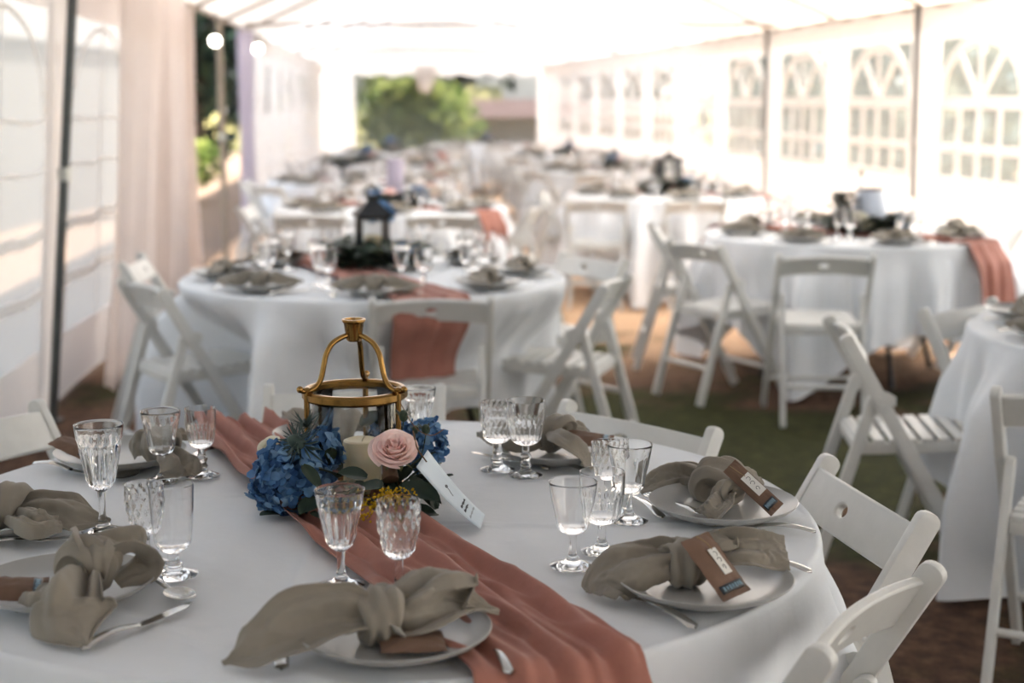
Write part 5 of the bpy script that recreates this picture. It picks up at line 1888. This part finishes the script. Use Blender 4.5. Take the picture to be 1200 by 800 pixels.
napkin('taupe napkin knotted on the back right plate behind the ribbed goblet', [((650, 507, 0.05), (0.7, -0.6, 0.1), (0, 0, 1), 0.024, 0.03, 0.014, 1.7)],
       [([(650, 507, 0.055), (668, 515, 0.06), (688, 530, 0.035), (700, 548, 0.006)], [0.02, 0.034, 0.044, 0.05], [80, 80, 50, 20], [20, 25, 20, 5], [0.006, 0.005, 0.003, 0.001], 2, 32),
        ([(645, 505, 0.05), (615, 512, 0.045), (585, 508, 0.035), (562, 508, 0.02)], [0.02, 0.032, 0.03, 0.01], [100, 110, 80, 30], [10, 15, 20, 10], [0.006, 0.005, 0.003, 0.001], 3, 33),
        ([(655, 500, 0.055), (675, 498, 0.06), (695, 512, 0.035)], [0.02, 0.03, 0.02], [140, 130, 80], [0, 0, 0], [0.005, 0.004, 0.002], 3, 34)])
napkin('taupe napkin falling off the back left plate behind the fluted glass', [((190, 522, 0.045), (0.7, -0.7, 0), (0, 0, 1), 0.025, 0.03, 0.014, 0.9)],
       [([(195, 524, 0.045), (210, 535, 0.04), (216, 548, 0.022), (216, 558, 0.006)], [0.024, 0.042, 0.05, 0.04], [60, 60, 40, 20], [10, 10, 5, 0], [0.007, 0.006, 0.004, 0.002], 3, 42),
        ([(186, 518, 0.045), (172, 508, 0.06), (160, 515, 0.05), (162, 535, 0.02)], [0.02, 0.034, 0.036, 0.02], [140, 140, 110, 60], [0, 10, 20, 10], [0.005, 0.004, 0.003, 0.001], 3, 43),
        ([(195, 512, 0.045), (215, 505, 0.05), (222, 515, 0.03)], [0.02, 0.03, 0.02], [130, 120, 70], [0, 0, 0], [0.005, 0.004, 0.002], 3, 44)])
napkin('taupe napkin knotted on the plate cut by the left picture edge', [((8, 592, 0.05), (1, 0.1, -0.1), (0, 0, 1), 0.026, 0.032, 0.014, 2.7)],
       [([(14, 592, 0.05), (50, 588, 0.055), (90, 596, 0.04), (128, 613, 0.006)], [0.024, 0.036, 0.042, 0.008], [110, 120, 90, 30], [-30, -38, -35, -10], [0.007, 0.006, 0.004, 0.001], 3, 52),
        ([(14, 600, 0.045), (40, 607, 0.045), (70, 612, 0.03)], [0.022, 0.034, 0.02], [90, 90, 50], [-20, -20, -10], [0.006, 0.005, 0.002], 3, 53),
        ([(2, 590, 0.05), (-25, 580, 0.06), (-60, 600, 0.03)], [0.022, 0.04, 0.04], [100, 110, 60], [20, 25, 10], [0.006, 0.005, 0.002], 3, 54)])
napkin('large knotted taupe napkin on the lower left plate', [((100, 663, 0.055), (0.45, 0.85, 0.1), (0, 0, 1), 0.026, 0.028, 0.018, 0.2), ((112, 660, 0.062), (0.9, 0.2, 0.1), (0, 0, 1), 0.018, 0.02, 0.012, 1.6)],
       [([(98, 666, 0.060), (80, 690, 0.064), (82, 722, 0.034), (101, 758, 0.005)], [0.026, 0.052, 0.066, 0.008], [90, 120, 80, 20], [-8, -6, 0, 0], [0.012, 0.013, 0.007, 0.001], 2, 62),
        ([(70, 690, 0.05), (50, 690, 0.04), (32, 700, 0.022)], [0.03, 0.036, 0.02], [100, 100, 60], [20, 20, 10], [0.006, 0.005, 0.003], 2, 65),
        ([(108, 660, 0.055), (130, 642, 0.074), (156, 640, 0.074), (163, 656, 0.05), (132, 678, 0.03)], [0.022, 0.036, 0.040, 0.036, 0.02], [-110, -150, -150, -110, -60], [-30, -20, -10, 0, 0], [0.006, 0.005, 0.003, 0.002, 0.001], 2, 63),
        ([(97, 660, 0.055), (86, 645, 0.08), (82, 633, 0.072)], [0.022, 0.028, 0.024], [120, 110, 80], [0, 0, 0], [0.006, 0.005, 0.003], 2, 64)])
napkin('taupe napkin seen through the glass of the brass lantern', [((395, 500, 0.05), (1, 0.2, 0), (0, 0, 1), 0.026, 0.034, 0.014, 1.3)],
       [([(395, 500, 0.05), (368, 488, 0.055), (345, 482, 0.045), (334, 486, 0.03)], [0.022, 0.034, 0.03, 0.012], [110, 120, 90, 30], [20, 25, 20, 10], [0.006, 0.005, 0.003, 0.001], 3, 72),
        ([(400, 500, 0.05), (430, 490, 0.06), (452, 498, 0.035)], [0.022, 0.042, 0.03], [120, 120, 60], [-10, -15, -10], [0.006, 0.005, 0.002], 3, 73)])

# paper sachets
def fav(cx, cy, cz, ax, ay, label, **kw): return favour(W(cx, cy, ZC + cz), ax, ay, label, **kw)
favour(W(483, 751, ZC + 0.022), (0.15, -1, -0.02), (-1, -0.15, 0.02), 'kraft paper sachet with a dark label lying on the foreground plate', L=0.072, Wd=0.082, tagged=False)
def fav4(tl, tr, bl, br, label, **kw):
    """sachet by its four corners, each (x, y, height over the cloth)"""
    a, b, c, d = (P3(p) for p in (tl, tr, bl, br))
    ux = (c + d - a - b) / 2; uy = (b + d - a - c) / 2
    return favour((a + b + c + d) / 4, ux, uy, label, L=ux.length, Wd=uy.length, **kw)
fav4((797, 634, 0.088), (829, 624, 0.088), (846, 705, 0.018), (881, 692, 0.018), 'kraft paper sachet with a white paper tag leaning on the right napkin')
fav4((844, 549, 0.085), (865, 542, 0.095), (903, 603, 0.020), (919, 592, 0.036), 'kraft paper sachet standing on edge against the rosette napkin')
favour(W(86, 524, ZC + 0.035), (0.9, -0.35, -0.3), (0.3, 0.9, 0.2), 'kraft paper sachet on the back left plate', L=0.085, Wd=0.05, tagged=False)
favour(W(12, 690, ZC + 0.03), (1, 0.25, -0.1), (-0.2, 0.9, 0.3), 'kraft paper sachet cut by the left edge on the lower left plate', L=0.1, Wd=0.055, tagged=False)
favour(W(688, 514, ZC + 0.045), (1, -0.2, -0.1), (0.2, 0.9, 0.3), 'kraft paper sachet on the back right plate', L=0.1, Wd=0.05, tagged=False)
# small white tag by the foreground sachet
mb = MB(); box(mb, (0, 0, 0), (0.03, 0.017, 0.0008), Matrix.Rotation(0.5, 4, 'Y'))
tag(mb.build('paper_tag', M['tagpaper'], loc=W(468, 741, ZC + 0.034), rot=(0.15, 0.35, 1.0), smooth=False), 'small white paper tag lying on the foreground kraft sachet', 'tag')
SKY, SUN, SUN_DIR, EXPO = 0.40, 13.0, (0.45, 0.42, 0.79), 1.22
# ------------------------------------------------------------------ light
w = bpy.data.worlds.new('sky'); scene.world = w
w.use_nodes = True
nt = w.node_tree
nt.nodes.clear()
sky = nt.nodes.new('ShaderNodeTexSky')
sky.sky_type = 'NISHITA'
sky.sun_disc = False
sky.sun_elevation = math.radians(42)
sky.sun_rotation = math.radians(60)
sky.air_density = 1.2; sky.dust_density = 3.0
bg = nt.nodes.new('ShaderNodeBackground'); bg.inputs['Strength'].default_value = SKY
wo = nt.nodes.new('ShaderNodeOutputWorld')
hz = nt.nodes.new('ShaderNodeMix'); hz.data_type = 'RGBA'; hz.inputs['Factor'].default_value = 0.3
nt.links.new(sky.outputs['Color'], hz.inputs[6]); hz.inputs[7].default_value = (4.9, 4.85, 4.75, 1)      # thin high cloud
nt.links.new(hz.outputs[2], bg.inputs['Color']); nt.links.new(bg.outputs['Background'], wo.inputs['Surface'])
sd = bpy.data.lights.new('sun', 'SUN'); sd.energy = SUN; sd.angle = math.radians(0.6); sd.color = (1.0, 0.93, 0.85)
so = bpy.data.objects.new('sun', sd); COL.objects.link(so)
so.rotation_euler = V(SUN_DIR).to_track_quat('Z', 'Y').to_euler()
scene.view_settings.view_transform = 'Standard'
scene.view_settings.look = 'None'
scene.view_settings.gamma = 1.0
scene.view_settings.use_curve_mapping = False
scene.view_settings.exposure = EXPO
cy = scene.cycles
cy.max_bounces = 16
cy.diffuse_bounces = 6
cy.glossy_bounces = 6
cy.transmission_bounces = 14
cy.transparent_max_bounces = 16
cy.sample_clamp_indirect = 8.0
cy.use_denoising = True
